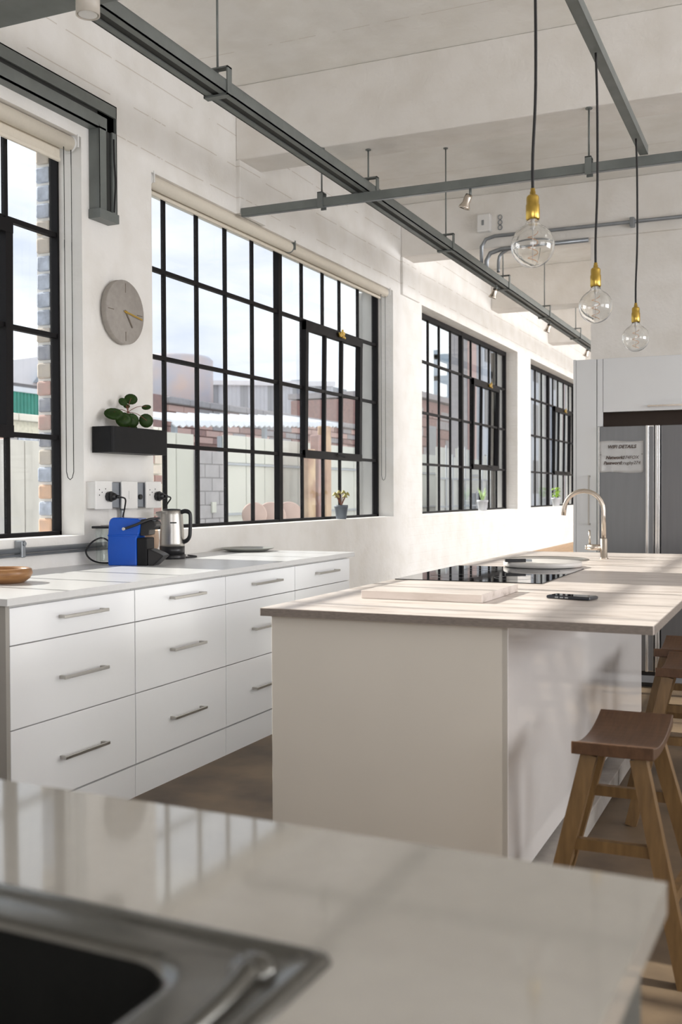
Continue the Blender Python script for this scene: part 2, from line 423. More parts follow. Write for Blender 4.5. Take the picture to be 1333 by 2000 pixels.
WX = -3.376          # inner face of the left wall
OX = -3.665          # outer face of the left wall
FX = -3.54           # plane of the window steel
HC = 3.909           # ceiling
ZB = 3.43            # underside of the cross beams
SILL, HEAD = 1.05, 3.085
OPEN = [(1.9, 4.37), (5.0, 8.82), (9.6, 13.33), (14.05, 17.78)]  # unseen near end of the first opening is placed to keep sun off foreground

# ------------------------------------------------------------------ the shell
b = B(); b.box(-3.7, 5.3, -3.2, 19.2, -0.15, 0.0); struct(b.build('floor', 'floor'))
b = B(); b.box(-3.7, 5.3, -3.2, 19.2, HC, HC + 0.2); struct(b.build('ceiling', 'ceiling'))
b = B()
b.box(OX, WX, -3.2, 19.2, 0, SILL)
b.box(OX, WX, -3.2, 19.2, HEAD, HC)
ys = [-3.2] + [v for p in OPEN for v in p] + [19.2]
for k in range(0, len(ys), 2): b.box(OX, WX, ys[k], ys[k + 1], SILL, HEAD)
struct(b.build('wall_left', 'wall'))
b = B()
b.box(5.15, 5.4, -3.2, 19.2, 0, 1.0); b.box(5.15, 5.4, -3.2, 19.2, 3.1, HC)
ys = [-3.2] + [v for p in RIGHT_WINDOWS for v in p] + [19.2]
for k in range(0, len(ys), 2): b.box(5.15, 5.4, ys[k], ys[k + 1], 1.0, 3.1)
struct(b.build('wall_right', 'wall'))
b = B(); b.box(-3.7, 5.4, -3.4, -3.2, 0, 1.1); b.box(-3.7, 5.4, -3.4, -3.2, 3.0, HC); b.box(-3.7, -0.8, -3.4, -3.2, 1.1, 3.0); b.box(3.2, 5.4, -3.4, -3.2, 1.1, 3.0); struct(b.build('wall_back', 'wall'))  # opening in the unseen back wall is invented for the fill lamp
b = B(); b.box(-3.7, 5.4, 19.2, 19.4, 0, HC); struct(b.build('wall_front', 'wall'))
b = B(); b.box(-1.655, 5.15, 9.06, 9.28, 0, ZB - 0.0); struct(b.build('wall_partition', M['beam']))
# cross beams
n = 0
for y in (-0.13, 2.92, 5.97, 9.03, 12.08, 15.12, 18.0):
    n += 1
    if y == 2.92: continue      # the photograph shows a clear bay above the near worktop
    b = B(); b.box(WX, 5.15, y, y + 0.30, ZB, HC, bev=0.008)
    struct(b.build('trim_%d' % n, 'beam'))
# shallow pier and plaster edge on the left wall under the beam
b = B(); b.box(WX - 0.01, WX + 0.03, 5.97, 6.33, 3.085, ZB, bev=0.004); struct(b.build('trim_8', 'wall'))
b = B(); b.box(WX - 0.01, WX + 0.022, 9.02, 9.5, 3.085, ZB, bev=0.004); struct(b.build('trim_9', 'wall'))

# ------------------------------------------------------------------ steel windows
def steel_window(n, y0, y1, bars, heavy, cas=None, latch=True, tilt=0.7, head=0.05):
    root = bpy.data.objects.new('window_%d' % n, None); COL.objects.link(root); root.location = (FX, (y0 + y1) / 2, SILL); struct(root)
    t = 0.028
    z0, z1 = SILL, HEAD + 0.0
    rows = [1.555, 2.08, 2.60]
    f = B()
    f.box(FX - 0.03, FX + 0.02, y0, y0 + 0.028, z0, z1); f.box(FX - 0.03, FX + 0.02, y1 - 0.04, y1, z0, z1)
    f.box(FX - 0.03, FX + 0.02, y0, y1, z0, z0 + 0.02); f.box(FX - 0.03, FX + 0.02, y0, y1, z1 - head, z1)
    f.build('window_frame', 'black', root)
    cb = None
    if cas: c0, c1 = cas
    for y in bars:
        w = 0.055 if y == heavy else 0.022
        if cas and c0 + 0.02 < y < c1 - 0.02:
            for (za, zb) in ((z0, rows[0]), (rows[2], z1)):
                B().box(FX - 0.012, FX + 0.010, y - w / 2, y + w / 2, za, zb).build('glazing_bar', 'black', root)
        else:
            d = 0.012 if y == heavy else 0
            o = B().box(FX - 0.012 - d, FX + 0.010 + d, y - w / 2, y + w / 2, z0, z1)
            o.build('mullion' if y == heavy else 'glazing_bar', 'black', root)
    for i, z in enumerate(rows):
        segs = [(y0, y1)]
        if cas and i == 1: segs = [(y0, c0), (c1, y1)]
        for a, c in segs:
            B().box(FX - 0.018, FX + 0.014, a, c, z - 0.012, z + 0.012).build('transom', 'black', root)
    edges = [y0] + sorted(bars) + [y1]
    zz = [z0] + rows + [z1]
    for a, c in zip(edges, edges[1:]):
        for za, zb in zip(zz, zz[1:]):
            if cas and a >= c0 - 0.02 and c <= c1 + 0.02 and za >= rows[0] - 0.01 and zb <= rows[2] + 0.01: continue
            B().box(FX - 0.002, FX + 0.001, a + 0.012, c - 0.012, za + 0.009, zb - 0.009).build('pane', 'glass', root)
    if cas:
        zc = (rows[0] + rows[2]) / 2
        # the opening light, pivoted a little about its foot
        R = Matrix.Translation((FX, 0, rows[0])) @ Matrix.Rotation(math.radians(tilt), 4, 'Y') @ Matrix.Translation((-FX, 0, -rows[0]))
        s = B()
        s.box(FX - 0.015, FX + 0.032, c0 - 0.01, c0 + 0.04, rows[0], rows[2], mat4=R)
        s.box(FX - 0.015, FX + 0.032, c1 - 0.04, c1 + 0.01, rows[0], rows[2], mat4=R)
        s.box(FX - 0.015, FX + 0.034, c0 - 0.01, c1 + 0.01, rows[2] - 0.075, rows[2] - 0.01, mat4=R)
        s.box(FX - 0.015, FX + 0.036, c0 - 0.01, c1 + 0.01, rows[0] - 0.018, rows[0] + 0.042)
        cs = s.build('casement', 'black', root)
        inner = [c0 + 0.02] + [y for y in bars if c0 + 0.05 < y < c1 - 0.05] + [c1 - 0.02]
        for y in inner[1:-1]:
            B().box(FX - 0.01, FX + 0.022, y - 0.012, y + 0.012, rows[0] + 0.02, rows[2] - 0.02, mat4=R).build('glazing_bar', 'black', cs)
        B().box(FX - 0.01, FX + 0.02, c0, c1, rows[1] - 0.012, rows[1] + 0.012, mat4=R).build('transom', 'black', cs)
        for a, c in zip(inner, inner[1:]):
            for za, zb in ((rows[0] + 0.02, rows[1]), (rows[1], rows[2] - 0.02)):
                B().box(FX - 0.002, FX + 0.001, a + 0.01, c - 0.01, za + 0.008, zb - 0.008, mat4=R).build('pane', 'glass', cs)
        if latch:
            yc = (c0 + c1) / 2 + 0.07
            l = B()
            l.cyl((FX + 0.05, yc - 0.03, rows[2] - 0.035), (FX + 0.075, yc - 0.03, rows[2] - 0.035), 0.02, 12)
            l.cyl((FX + 0.05, yc + 0.03, rows[2] - 0.02), (FX + 0.075, yc + 0.03, rows[2] - 0.02), 0.016, 12)
            l.bar((FX + 0.07, yc - 0.045, rows[2] - 0.03), (FX + 0.07, yc + 0.055, rows[2] - 0.055), 0.014, 0.014)
            l.bar((FX + 0.07, yc, rows[2] - 0.06), (FX + 0.07, yc + 0.005, rows[2] + 0.01), 0.014, 0.012)
            lab(l.build('latch', 'brass', cs), 'brass window latch')
        st = B().bar((FX + 0.05, (c0 + c1) / 2, rows[0] + 0.03), (FX + 0.075, (c0 + c1) / 2 + 0.10, rows[0] + 0.005), 0.01, 0.012)
        st.build('stay', 'black', cs)
    return root
steel_window(1, 1.9, 4.395, [2.06, 2.445, 2.83, 3.215, 3.6, 3.99], 2.445, cas=(2.83, 3.99), latch=False, tilt=0.5, head=0.015)
steel_window(2, 4.98, 8.82, [5.365, 5.74, 6.10, 6.475, 6.873, 7.27, 7.655, 7.99, 8.385], 6.873, cas=(7.27, 8.385), head=0.015)
steel_window(3, 9.57, 13.31, [9.87, 10.25, 10.61, 11.0, 11.40, 11.78, 12.16, 12.55, 12.9], 11.40, cas=(11.78, 12.9))
steel_window(4, 14.05, 17.78, [14.3, 14.65, 15.0, 15.4, 15.83, 16.17, 16.54, 16.96, 17.37], 15.83, cas=(16.17, 17.37))

# brick reveal outside window 1 : bricks laid one by one on the outer corner of the wall pier
b = B(); b.box(OX + 0.0, FX - 0.03, 4.372, 4.40, SILL, HEAD); rev = struct(b.build('trim_10', 'mortar'))
kinds = ['br_orange', 'br_blue', 'br_orange', 'br_blue', 'br_tan', 'br_dark', 'br_red', 'br_dark', 'br_red', 'br_tan', 'br_dark',
         'br_tan', 'br_blue', 'br_blue', 'br_blue', 'br_blue', 'br_tan', 'br_tan', 'br_blue', 'br_blue', 'br_blue', 'br_tan']
z = SILL + 0.01
k = 0
while z < HEAD - 0.05:
    h = 0.078 + random.uniform(-0.005, 0.005)
    d = random.uniform(-0.004, 0.006)
    b = B(); b.box(OX + 0.004 + d, FX - 0.034, 4.352 + random.uniform(0, .004), 4.378, z, z + h, bev=0.011)
    b.build('brick', kinds[k % len(kinds)], rev)
    z += h + 0.014; k += 1
b = B(); b.box(-3.72, FX - 0.03, 8.80, 8.83, SILL, HEAD); b.box(-3.72, OX, 8.80, 9.2, 0.2, HEAD); struct(b.build('trim_11', 'outer'))
b = B(); b.box(-3.72, FX - 0.03, 13.29, 13.34, SILL, HEAD); b.box(-3.72, OX, 13.29, 13.7, 0.2, HEAD); struct(b.build('trim_12', 'outer'))

# ------------------------------------------------------------------ roller blinds
def blind(label, y0, y1, z, drop, split=None, chain_y=None):
    r = thing('roller_blind', label, 'blind', (-3.42, (y0 + y1) / 2, z))
    t = B(); t.cyl((-3.42, y0, z), (-3.42, y1, z), 0.038, 24); t.build('roller', 'blind', r)
    t = B(); t.box(-3.457, -3.452, y0 + 0.02, y1 - 0.04, z - drop, z + 0.01)
    fb = t.build('fabric', 'blind', r)
    t = B(); t.box(-3.464, -3.445, y0 + 0.02, y1 - 0.04, z - drop - 0.022, z - drop, bev=0.006); t.build('hem_bar', 'blind', fb)
    for y in [y0 - 0.006, y1 + 0.006] + ([split] if split else []):
        t = B(); t.box(-3.466, -3.37, y - 0.005, y + 0.005, z - 0.02, z + 0.045)
        t.lathe([(0.0, 0), (0.043, 0), (0.043, 0.008), (0, 0.008)], (-3.42, y - 0.004, z), 20, Matrix.Rotation(PI / 2, 4, 'X'))
        t.build('bracket', 'plastic_white' if split is None or y != split else 'strut', r)
    if chain_y:
        ya, yb, zc = chain_y
        t = B(); pts = [(-3.405, ya, z - 0.02), (-3.405, ya, zc + 0.04), (-3.405, ya + (yb - ya) * .2, zc + 0.01), (-3.405, (ya + yb) / 2, zc), (-3.405, yb - (yb - ya) * .2, zc + 0.01), (-3.405, yb, zc + 0.04), (-3.405, yb, z - 0.02)]
        t.tube(pts, 0.0022, 6)
        t.build('pull_chain', 'strut_in', r)
    return r
blind('cream roller blind rolled up over the leftmost window, hem hanging slightly', 1.95, 4.335, 3.045, 0.075, None, (4.268, 4.325, 1.335))
blind('cream roller blind rolled up along the top of the wide middle window', 5.03, 8.74, 3.052, 0.035, 6.83, (8.60, 8.70, 1.375))

# ------------------------------------------------------------------ hung steel channels
def channel(b, axis, c, z0, a0, a1, w=0.115, h=0.062, lip=0.037, t=0.006, face=-1):
    """twin-lipped channel, open side down: axis 1 runs along y (c = x centre), axis 0 along x (c = y centre)"""
    def bx(u0, u1, za, zb):
        if axis == 1: b.box(u0, u1, a0, a1, za, zb)
        else: b.box(a0, a1, u0, u1, za, zb)
    bx(c - w / 2, c - w / 2 + t, z0, z0 + h); bx(c + w / 2 - t, c + w / 2, z0, z0 + h)
    bx(c - w / 2, c + w / 2, z0 + h - t, z0 + h)
    bx(c - w / 2, c - w / 2 + lip, z0, z0 + t); bx(c + w / 2 - lip, c + w / 2, z0, z0 + t)

tr = thing('lighting_channel', 'long grey steel channel hung along the window wall', 'ceiling channel', (-2.51, 6, 3.125))
b = B(); channel(b, 1, -2.51, 3.125, 0.5, 18.0); b.build('channel', 'strut', tr)
b = B(); b.box(-2.534, -2.486, 0.5, 18.0, 3.132, 3.138); b.build('slot_insert', 'strut_in', tr)  # dark strip standing for the shade inside the open channel
for y in (1.1, 2.68, 4.27, 6.13, 7.70, 9.38, 11.07, 12.75, 14.4, 16.0):
    b = B()
    w = 0.02
    b.box(-2.575, -2.445, y - w, y + w, 3.115, 3.124)
    b.box(-2.452, -2.445, y - w, y + w, 3.115, 3.25); b.box(-2.575, -2.568, y - w, y + w, 3.115, 3.25)
    b.box(-2.575, -2.445, y - w, y + w, 3.243, 3.25)
    st = b.build('stirrup', 'strut', tr)
    top = ZB if abs(y - 6.13) < .01 else HC
    b = B(); b.cyl((-2.51, y, 3.225), (-2.51, y, top), 0.0055, 8); b.cyl((-2.51, y, top - 0.006), (-2.51, y, top), 0.018, 10)
    b.build('threaded_rod', 'strut', st)

xb = thing('cross_channel', 'grey steel cross channel hung below the long channel, spanning above the island', 'ceiling channel', (0, 5.99, 3.06))
b = B(); b.box(-3.34, 5.1, 5.968, 6.012, 3.064, 3.116, bev=0.003); b.build('channel', 'strut', xb)
b = B(); b.box(-3.34, 5.1, 5.978, 6.002, 3.061, 3.0645); b.build('slot_insert', 'conduit', xb)
for x in (-2.77, -1.105, 0.6, 2.3, 4.0):
    b = B()
    b.box(x - 0.018, x + 0.018, 5.958, 5.966, 3.05, 3.15); b.box(x - 0.018, x + 0.018, 6.014, 6.022, 3.05, 3.15); b.box(x - 0.018, x + 0.018, 5.958, 6.022, 3.146, 3.152)
    st = b.build('clamp', 'strut', xb)
    b = B(); b.cyl((x, 5.99, 3.15), (x, 5.99, ZB), 0.0055, 8); b.cyl((x, 5.99, ZB - 0.006), (x, 5.99, ZB), 0.02, 10); b.build('threaded_rod', 'strut', st)
xb2 = thing('cross_channel', 'grey steel cross channel nearest the viewer, blurred in the top left corner', 'ceiling channel', (0, 3.17, 3.06))
b = B(); b.box(-3.37, 5.1, 3.02, 3.19, 3.064, 3.116, bev=0.003); b.build('channel', 'strut', xb2)
for x in (-1.6, 1.5):
    b = B(); b.box(x - 0.018, x + 0.018, 3.01, 3.2, 3.116, 3.122); st = b.build('clamp', 'strut', xb2)
    b = B(); b.cyl((x, 3.105, 3.12), (x, 3.105, HC), 0.0055, 8); b.build('threaded_rod', 'strut', st)

t2 = thing('pendant_channel', 'short grey steel channel above the island carrying the pendant cords', 'ceiling channel', (-0.80, 4, 3.118))
b = B()
b.box(-0.823, -0.777, 2.9, 5.962, 3.117, 3.122); b.box(-0.823, -0.817, 2.95, 5.962, 3.117, 3.164); b.box(-0.783, -0.777, 2.95, 5.962, 3.117, 3.164); b.box(-0.823, -0.777, 2.9, 5.962, 3.159, 3.164)
b.build('channel', 'strut', t2)
for y in (3.6,):
    b = B(); b.cyl((-0.80, y, 3.164), (-0.80, y, HC), 0.0055, 8); b.build('threaded_rod', 'strut', t2)

wc = thing('wall_channel', 'grey steel channel fixed to the wall above the leftmost window, turning down beside it', 'wall channel', (WX, 4.5, 3.0))
b = B()
y1 = 4.585
for (ya, yb) in ((4.432, 4.492), (4.545, y1)): b.box(-3.322, -3.31, ya, yb, 2.73, 3.155)
b.box(-3.376, -3.31, 4.432, 4.438, 2.73, 3.165); b.box(-3.376, -3.31, y1 - 0.006, y1, 2.73, 3.298)
b.build('down_channel', 'strut', wc)
b = B(); b.box(-3.338, -3.325, 4.44, y1 - 0.008, 2.73, 3.29); b.build('slot_insert', 'strut_in', wc)  # dark sheet in place of the shade behind the lips
b = B()
b.box(-3.322, -3.31, 1.0, 4.50, 3.145, 3.21); b.box(-3.322, -3.31, 1.0, y1, 3.235, 3.298)
b.box(-3.376, -3.31, 1.0, 4.44, 3.145, 3.151); b.box(-3.376, -3.31, 1.0, y1, 3.292, 3.298)
b.build('top_channel', 'strut', wc)
b = B(); b.box(-3.338, -3.325, 1.0, y1 - 0.008, 3.153, 3.29); b.build('slot_insert', 'strut_in', wc)  # same dark sheet for the shade inside the horizontal run
b = B(); b.box(-3.376, -3.302, 4.425, y1 + 0.006, 2.685, 2.733, bev=0.002); b.build('end_cap', 'strut', wc)
b = B(); b.tube([(-3.306, 4.553, 3.12), (-3.305, 4.556, 3.0), (-3.304, 4.565, 2.9), (-3.305, 4.557, 2.8), (-3.306, 4.553, 2.74)], 0.004, 6, 4); b.build('cable', 'cord', wc)

# ------------------------------------------------------------------ spotlights
def spot(label, x, y, ztop):
    r = thing('spotlight', label, 'spotlight', (x, y, ztop), group='small spotlights under the channels')
    b = B(); b.cyl((x, y, ztop), (x, y, ztop - 0.05), 0.008, 10); b.build('stem', 'strut', r)
    q = Matrix.Rotation(math.radians(22), 4, 'Y')
    b = B(); b.lathe([(0, 0.0), (0.020, 0.0), (0.023, -0.02), (0.023, -0.05), (0.034, -0.075), (0.036, -0.085), (0.030, -0.085), (0.024, -0.07), (0, -0.068)], (x - 0.008, y, ztop - 0.035), 20, q)
    sh = b.build('lamp_head', 'nickel', r)
    b = B(); b.lathe([(0, 0), (0.027, 0), (0.026, -0.004), (0, -0.006)], (x - 0.008 - 0.082 * math.sin(math.radians(22)) , y, ztop - 0.035 - 0.075 * math.cos(math.radians(22))), 16, q); b.build('lens', 'plastic_white', sh)
    return r
spot('small silver spotlight under the cross channel, left of the nearest pendant', -1.80, 5.99, 3.062)
spot('small silver spotlight under the long channel below the conduits', -2.51, 9.15, 3.124)
spot('small silver spotlight under the long channel, second in the far row', -2.51, 11.34, 3.124)
spot('small silver spotlight under the long channel, furthest beside the partition wall', -2.51, 13.57, 3.124)
c = thing('spotlight', 'white cylindrical spotlight at the very top left, under the nearest cross channel', 'spotlight', (-2.36, 3.10, 3.06))
b = B(); b.lathe([(0, 0.076), (0.041, 0.076), (0.043, 0.072), (0.043, 0.0), (0.039, 0.0), (0.037, 0.012), (0.0, 0.012)], (-2.36, 3.10, 2.986), 28); b.build('lamp_head', 'spot', c)
b = B(); b.cyl((-2.36, 3.10, 2.988), (-2.36, 3.10, 2.996), 0.034, 24); b.build('lens', 'plastic_white', c)

# ------------------------------------------------------------------ pendants
def pendant(label, y, zc, sway):
    x = -0.80; rr = 0.0705
    r = thing('pendant_lamp', label, 'pendant lamp', (x, y, 3.113), group='clear globe pendants over the island')
    ztop = zc + rr + 0.078 + 0.018
    b = B(); b.tube([(x, y, 3.113), (x + sway, y, (3.113 + ztop) / 2 + 0.25), (x + sway * 1.2, y, (3.113 + ztop) / 2 - 0.1), (x, y, ztop + 0.12), (x, y, ztop)], 0.0050, 8, 5); b.build('cord', 'cord', r)
    b = B(); z = zc + rr + 0.012
    b.lathe([(0, z + 0.102), (0.0065, z + 0.102), (0.0075, z + 0.100), (0.0075, z + 0.092), (0.0095, z + 0.091), (0.0095, z + 0.082), (0.015, z + 0.080), (0.0195, z + 0.075), (0.0205, z + 0.070), (0.0205, z + 0.050), (0.0225, z + 0.048), (0.0225, z + 0.004), (0.020, z), (0, z)], (x, y, 0), 28)
    b.build('lamp_holder', 'brass', r)
    b = B(); prof = []
    for k in range(0, 15):
        a = -PI / 2 + k / 14 * (PI * 0.86)
        prof.append((rr * math.cos(a), zc + rr * math.sin(a)))
    prof += [(0.022, zc + rr * 1.02), (0.0185, zc + rr + 0.013)]
    inner = [(max(0.0, (r_ - 0.0016)) if i_ else 0.0, zc + (z_ - zc) * (1 - 0.0016 / rr) if i_ < 15 else z_) for i_, (r_, z_) in enumerate(prof)]
    b.lathe(prof + inner[::-1], (x, y, 0), 40); gb = b.build('bulb', 'bulb', r)
    b = B(); b.cyl((x, y, zc + rr), (x, y, zc - 0.05), 0.0022, 6)
    b.lathe([(0.004, zc + rr + 0.01), (0.008, zc + rr - 0.005), (0.003, zc + rr - 0.02)], (x, y, 0), 10); b.build('glass_stem', 'stem_glass', gb)
    b = B(); pts = []
    for k in range(61):
        u = k / 60; a = u * 2 * PI * 3.0
        pts.append((x + 0.016 * math.cos(a), y + 0.016 * math.sin(a), zc + 0.045 - 0.10 * u))
    b.tube(pts, 0.0011, 5); b.build('filament', 'filament', gb)
    return r
pendant('clear globe pendant hanging nearest, largest and highest of the three', 3.36, 2.061, 0.008)
pendant('clear globe pendant in the middle of the three', 4.49, 2.047, 0.006)
pendant('clear globe pendant furthest away and lowest, before the fridge cabinets', 5.66, 2.07, 0.006)

# ------------------------------------------------------------------ conduits on the second beam
cd = thing('ceiling_conduit', 'pair of grey conduits bending down beside the partition wall', 'conduit', (-2.5, 9.0, 3.4))
b = B(); b.tube([(5.1, 8.99, 3.51), (-2.48, 8.99, 3.52), (-2.56, 8.99, 3.50), (-2.60, 8.99, 3.44), (-2.60, 8.99, 3.19)], 0.016, 10); b.build('conduit', 'conduit', cd)
b = B(); b.tube([(-1.66, 8.99, 3.405), (-2.42, 8.99, 3.400), (-2.52, 8.99, 3.375), (-2.555, 8.99, 3.31), (-2.555, 8.99, 3.19)], 0.020, 10); b.build('conduit', 'conduit', cd)
b = B(); b.tube([(-2.36, 9.0, 3.395), (-2.44, 9.0, 3.34), (-2.45, 9.0, 3.2)], 0.014, 10, 4); b.build('conduit', 'conduit', cd)
for x in (-1.3, 0.4, -0.5):
    b = B(); b.box(x - 0.02, x + 0.02, 8.966, 9.03, 3.475, 3.555, bev=0.008); b.build('clip', 'conduit', cd)
jb = thing('junction_box', 'pale grey junction box on the second beam', 'box', (-2.57, 9.0, 3.56))
b = B(); b.box(-2.635, -2.515, 8.96, 9.03, 3.565, 3.72, bev=0.01); b.build('box', 'plastic_white', jb)
b = B(); b.box(-2.59, -2.57, 8.955, 8.962, 3.62, 3.665, bev=0.002); b.build('screw_cover', 'conduit', jb)
b = B()
for k in range(3):
    t_ = [(-2.44 + 0.018 * math.cos(a), 9.024, 3.60 + k * 0.045 + 0.02 * math.sin(a)) for a in [i * PI / 5 for i in range(11)]]
    b.tube(t_, 0.004, 6)
tag(b.build('wall_hook', 'conduit'), 'little twisted wire hook on the second beam beside the junction box', 'hook')

# ------------------------------------------------------------------ wall conduit, sockets, clock, planter
cn = thing('wall_conduit', 'grey conduit running low along the wall below the leftmost window', 'conduit', (-3.35, 3, 0.99))
b = B(); b.cyl((-3.352, 1.0, 0.997), (-3.352, 4.66, 0.997), 0.0135, 14); b.cyl((-3.347, 1.0, 0.975), (-3.347, 4.66, 0.975), 0.007, 10); b.build('conduit', 'conduit', cn)
b = B(); b.tube([(-3.352, 4.60, 0.997), (-3.352, 4.655, 1.01), (-3.352, 4.663, 1.06), (-3.352, 4.663, 1.19)], 0.0125, 12, 4); b.build('conduit', 'conduit', cn)
for y in (3.0, 3.86):
    b = B(); b.box(-3.376, -3.330, y - 0.014, y + 0.014, 0.965, 1.045, bev=0.004); b.cyl((-3.33, y, 1.03), (-3.322, y, 1.03), 0.01, 8); b.build('clip', 'conduit', cn)

def socket(label, y0, y1, grey, kind):
    r = thing('wall_socket' if kind != 'switch' else 'wall_switch', label, 'socket' if kind != 'switch' else 'switch', (WX, (y0 + y1) / 2, 1.19), group='white electric plates above the counter')
    b = B(); b.box(WX, -3.322, y0 + 0.006, y1 - 0.006, 1.187, 1.325, bev=0.002); b.build('back_box', 'greybox' if grey else 'plastic_white', r)
    b = B(); b.box(-3.323, -3.313, y0, y1, 1.182, 1.33, bev=0.003); fp = b.build('faceplate', 'plastic_white', r)
    yc = (y0 + y1) / 2
    if kind == 'switch':
        b = B(); b.box(-3.3135, -3.3085, yc - 0.012, yc + 0.012, 1.235, 1.278, bev=0.001); b.build('rocker', 'plastic_white', fp)
    else:
        b = B(); 
        for dy, dz in ((-0.04, 0.022), (-0.018, 0.008), (-0.04, -0.006), (0.012, 0.026)): b.cyl((-3.3135, yc + dy, 1.262 + dz), (-3.3125, yc + dy, 1.262 + dz), 0.0036, 8)
        b.build('pin_holes', 'rubber', fp)['kind'] = 'stuff'
    return r
socket('white socket plate nearest the leftmost window, with a black plug and cable', 4.385, 4.525, False, 'socket')
socket('white switch plate between the two sockets', 4.61, 4.755, True, 'switch')
socket('white socket plate beside the wide middle window, with a black plug', 4.835, 4.985, True, 'socket')
for ya, yb, l_ in ((4.53, 4.609, 'grey metal trunking between the left socket and the switch'), (4.758, 4.832, 'grey metal trunking with round plug between the switch and the right socket')):
    t_k = thing('trunking', l_, 'trunking', (WX, (ya + yb) / 2, 1.19))
    b = B(); b.box(-3.376, -3.33, ya, yb, 1.19, 1.322, bev=0.002); tb_ = b.build('box', 'greybox', t_k)
    if ya > 4.7:
        b = B(); b.cyl((-3.33, 4.795, 1.245), (-3.318, 4.795, 1.245), 0.014, 12); b.build('round_plug', 'strut_in', tb_)
def plug(label, y, pts):
    r = thing('power_plug', label, 'plug', (-3.31, y, 1.245), group='black power plugs')
    b = B(); b.cyl((-3.3125, y, 1.248), (-3.290, y, 1.248), 0.026, 8, 0.028); b.cyl((-3.290, y, 1.248), (-3.262, y + 0.004, 1.248), 0.027, 8, 0.014); b.cyl((-3.262, y + 0.004, 1.248), (-3.246, y + 0.012, 1.246), 0.009, 10); b.build('plug_body', 'rubber', r)
    b = B(); b.tube(pts, 0.0042, 8, 6); b.build('cable', 'cord', r)
plug('black plug in the left socket, its cable dropping behind the blue coffee machine', 4.487, [(-3.25, 4.50, 1.246), (-3.235, 4.53, 1.235), (-3.26, 4.56, 1.19), (-3.285, 4.575, 1.13), (-3.30, 4.58, 1.05), (-3.31, 4.58, 0.95), (-3.28, 4.58, 0.91)])
plug('black plug in the right socket, its cable dropping behind the kettle', 4.935, [(-3.25, 4.95, 1.246), (-3.245, 4.975, 1.235), (-3.29, 4.99, 1.18), (-3.31, 5.0, 1.05), (-3.30, 5.03, 0.93), (-3.26, 5.05, 0.905)])
b = B(); b.tube([(-3.24, 4.50, 0.95), (-3.29, 4.43, 1.03), (-3.32, 4.37, 1.02), (-3.335, 4.33, 0.97), (-3.32, 4.345, 0.93), (-3.30, 4.40, 0.908), (-3.25, 4.46, 0.905)], 0.0045, 8, 6)
tag(b.build('power_cable', 'cord'), 'black cable looping out on the wall side of the blue coffee machine', 'cable')

ck = thing('wall_clock', 'round grey concrete wall clock between two windows', 'clock', (WX, 4.72, 2.24))
rot = Matrix.Rotation(PI / 2, 4, 'Y')
CY, CZ = 4.682, 2.239
b = B(); b.lathe([(0, 0.0), (0.155, 0.0), (0.172, 0.012), (0.172, 0.040), (0.169, 0.044), (0, 0.044)], (WX, CY, CZ), 48, rot); b.build('clock_face', 'clock', ck)
fx = WX + 0.0445
for a in (0, 90, 180, 270):
    a = math.radians(a); c_, s_ = math.sin(a), math.cos(a)
    b = B(); b.bar((fx, CY + c_ * 0.105, CZ + s_ * 0.105), (fx, CY + c_ * 0.155, CZ + s_ * 0.155), 0.004, 0.002, (1, 0, 0))
    b.build('hour_mark', 'clockmark', ck)
b = B(); a = math.radians(98); b.bar((fx + 0.006, CY - 0.02 * math.sin(a), CZ - 0.02 * math.cos(a)), (fx + 0.006, CY + 0.148 * math.sin(a), CZ + 0.148 * math.cos(a)), 0.009, 0.002, (1, 0, 0)); b.cyl((fx, CY, CZ), (fx + 0.009, CY, CZ), 0.007, 12)
lab(b.build('minute_hand', 'brass', ck), 'brass hand pointing right')
b = B(); a = math.radians(143); b.bar((fx + 0.003, CY - 0.012 * math.sin(a), CZ - 0.012 * math.cos(a)), (fx + 0.003, CY + 0.095 * math.sin(a), CZ + 0.095 * math.cos(a)), 0.009, 0.002, (1, 0, 0)); b.build('hour_hand', 'clockmark', ck)

pb = thing('wall_planter', 'long matt black planter box on the wall beside the middle window', 'planter', (WX, 4.7, 1.475))
b = B(); y0, y1, x1 = 4.428, 4.94, -3.236
z0p, z1p = 1.477, 1.612
t_ = bmesh.new(); bmesh.ops.create_cube(t_, size=1)
bmesh.ops.transform(t_, matrix=Matrix.Translation(((WX + x1) / 2, (y0 + y1) / 2, (z0p + z1p) / 2)) @ Matrix.Diagonal((x1 - WX, y1 - y0, z1p - z0p, 1)), verts=t_.verts)
bmesh.ops.bevel(t_, geom=[e for e in t_.edges if abs(e.verts[0].co.z - e.verts[1].co.z) > 0.01], offset=0.02, segments=4, affect='EDGES', profile=0.5)
tf = [f for f in t_.faces if f.normal.z > 0.9]
r_ = bmesh.ops.inset_region(t_, faces=tf, thickness=0.005)
bmesh.ops.translate(t_, verts=[v for f in tf for v in f.verts], vec=(0, 0, -0.03))
b._merge(t_); b.build('planter_box', 'planter', pb)
b = B(); b.box(WX + 0.02, x1 - 0.02, y0 + 0.02, y1 - 0.02, z1p - 0.045, z1p - 0.026); b.build('soil', 'soil', pb)

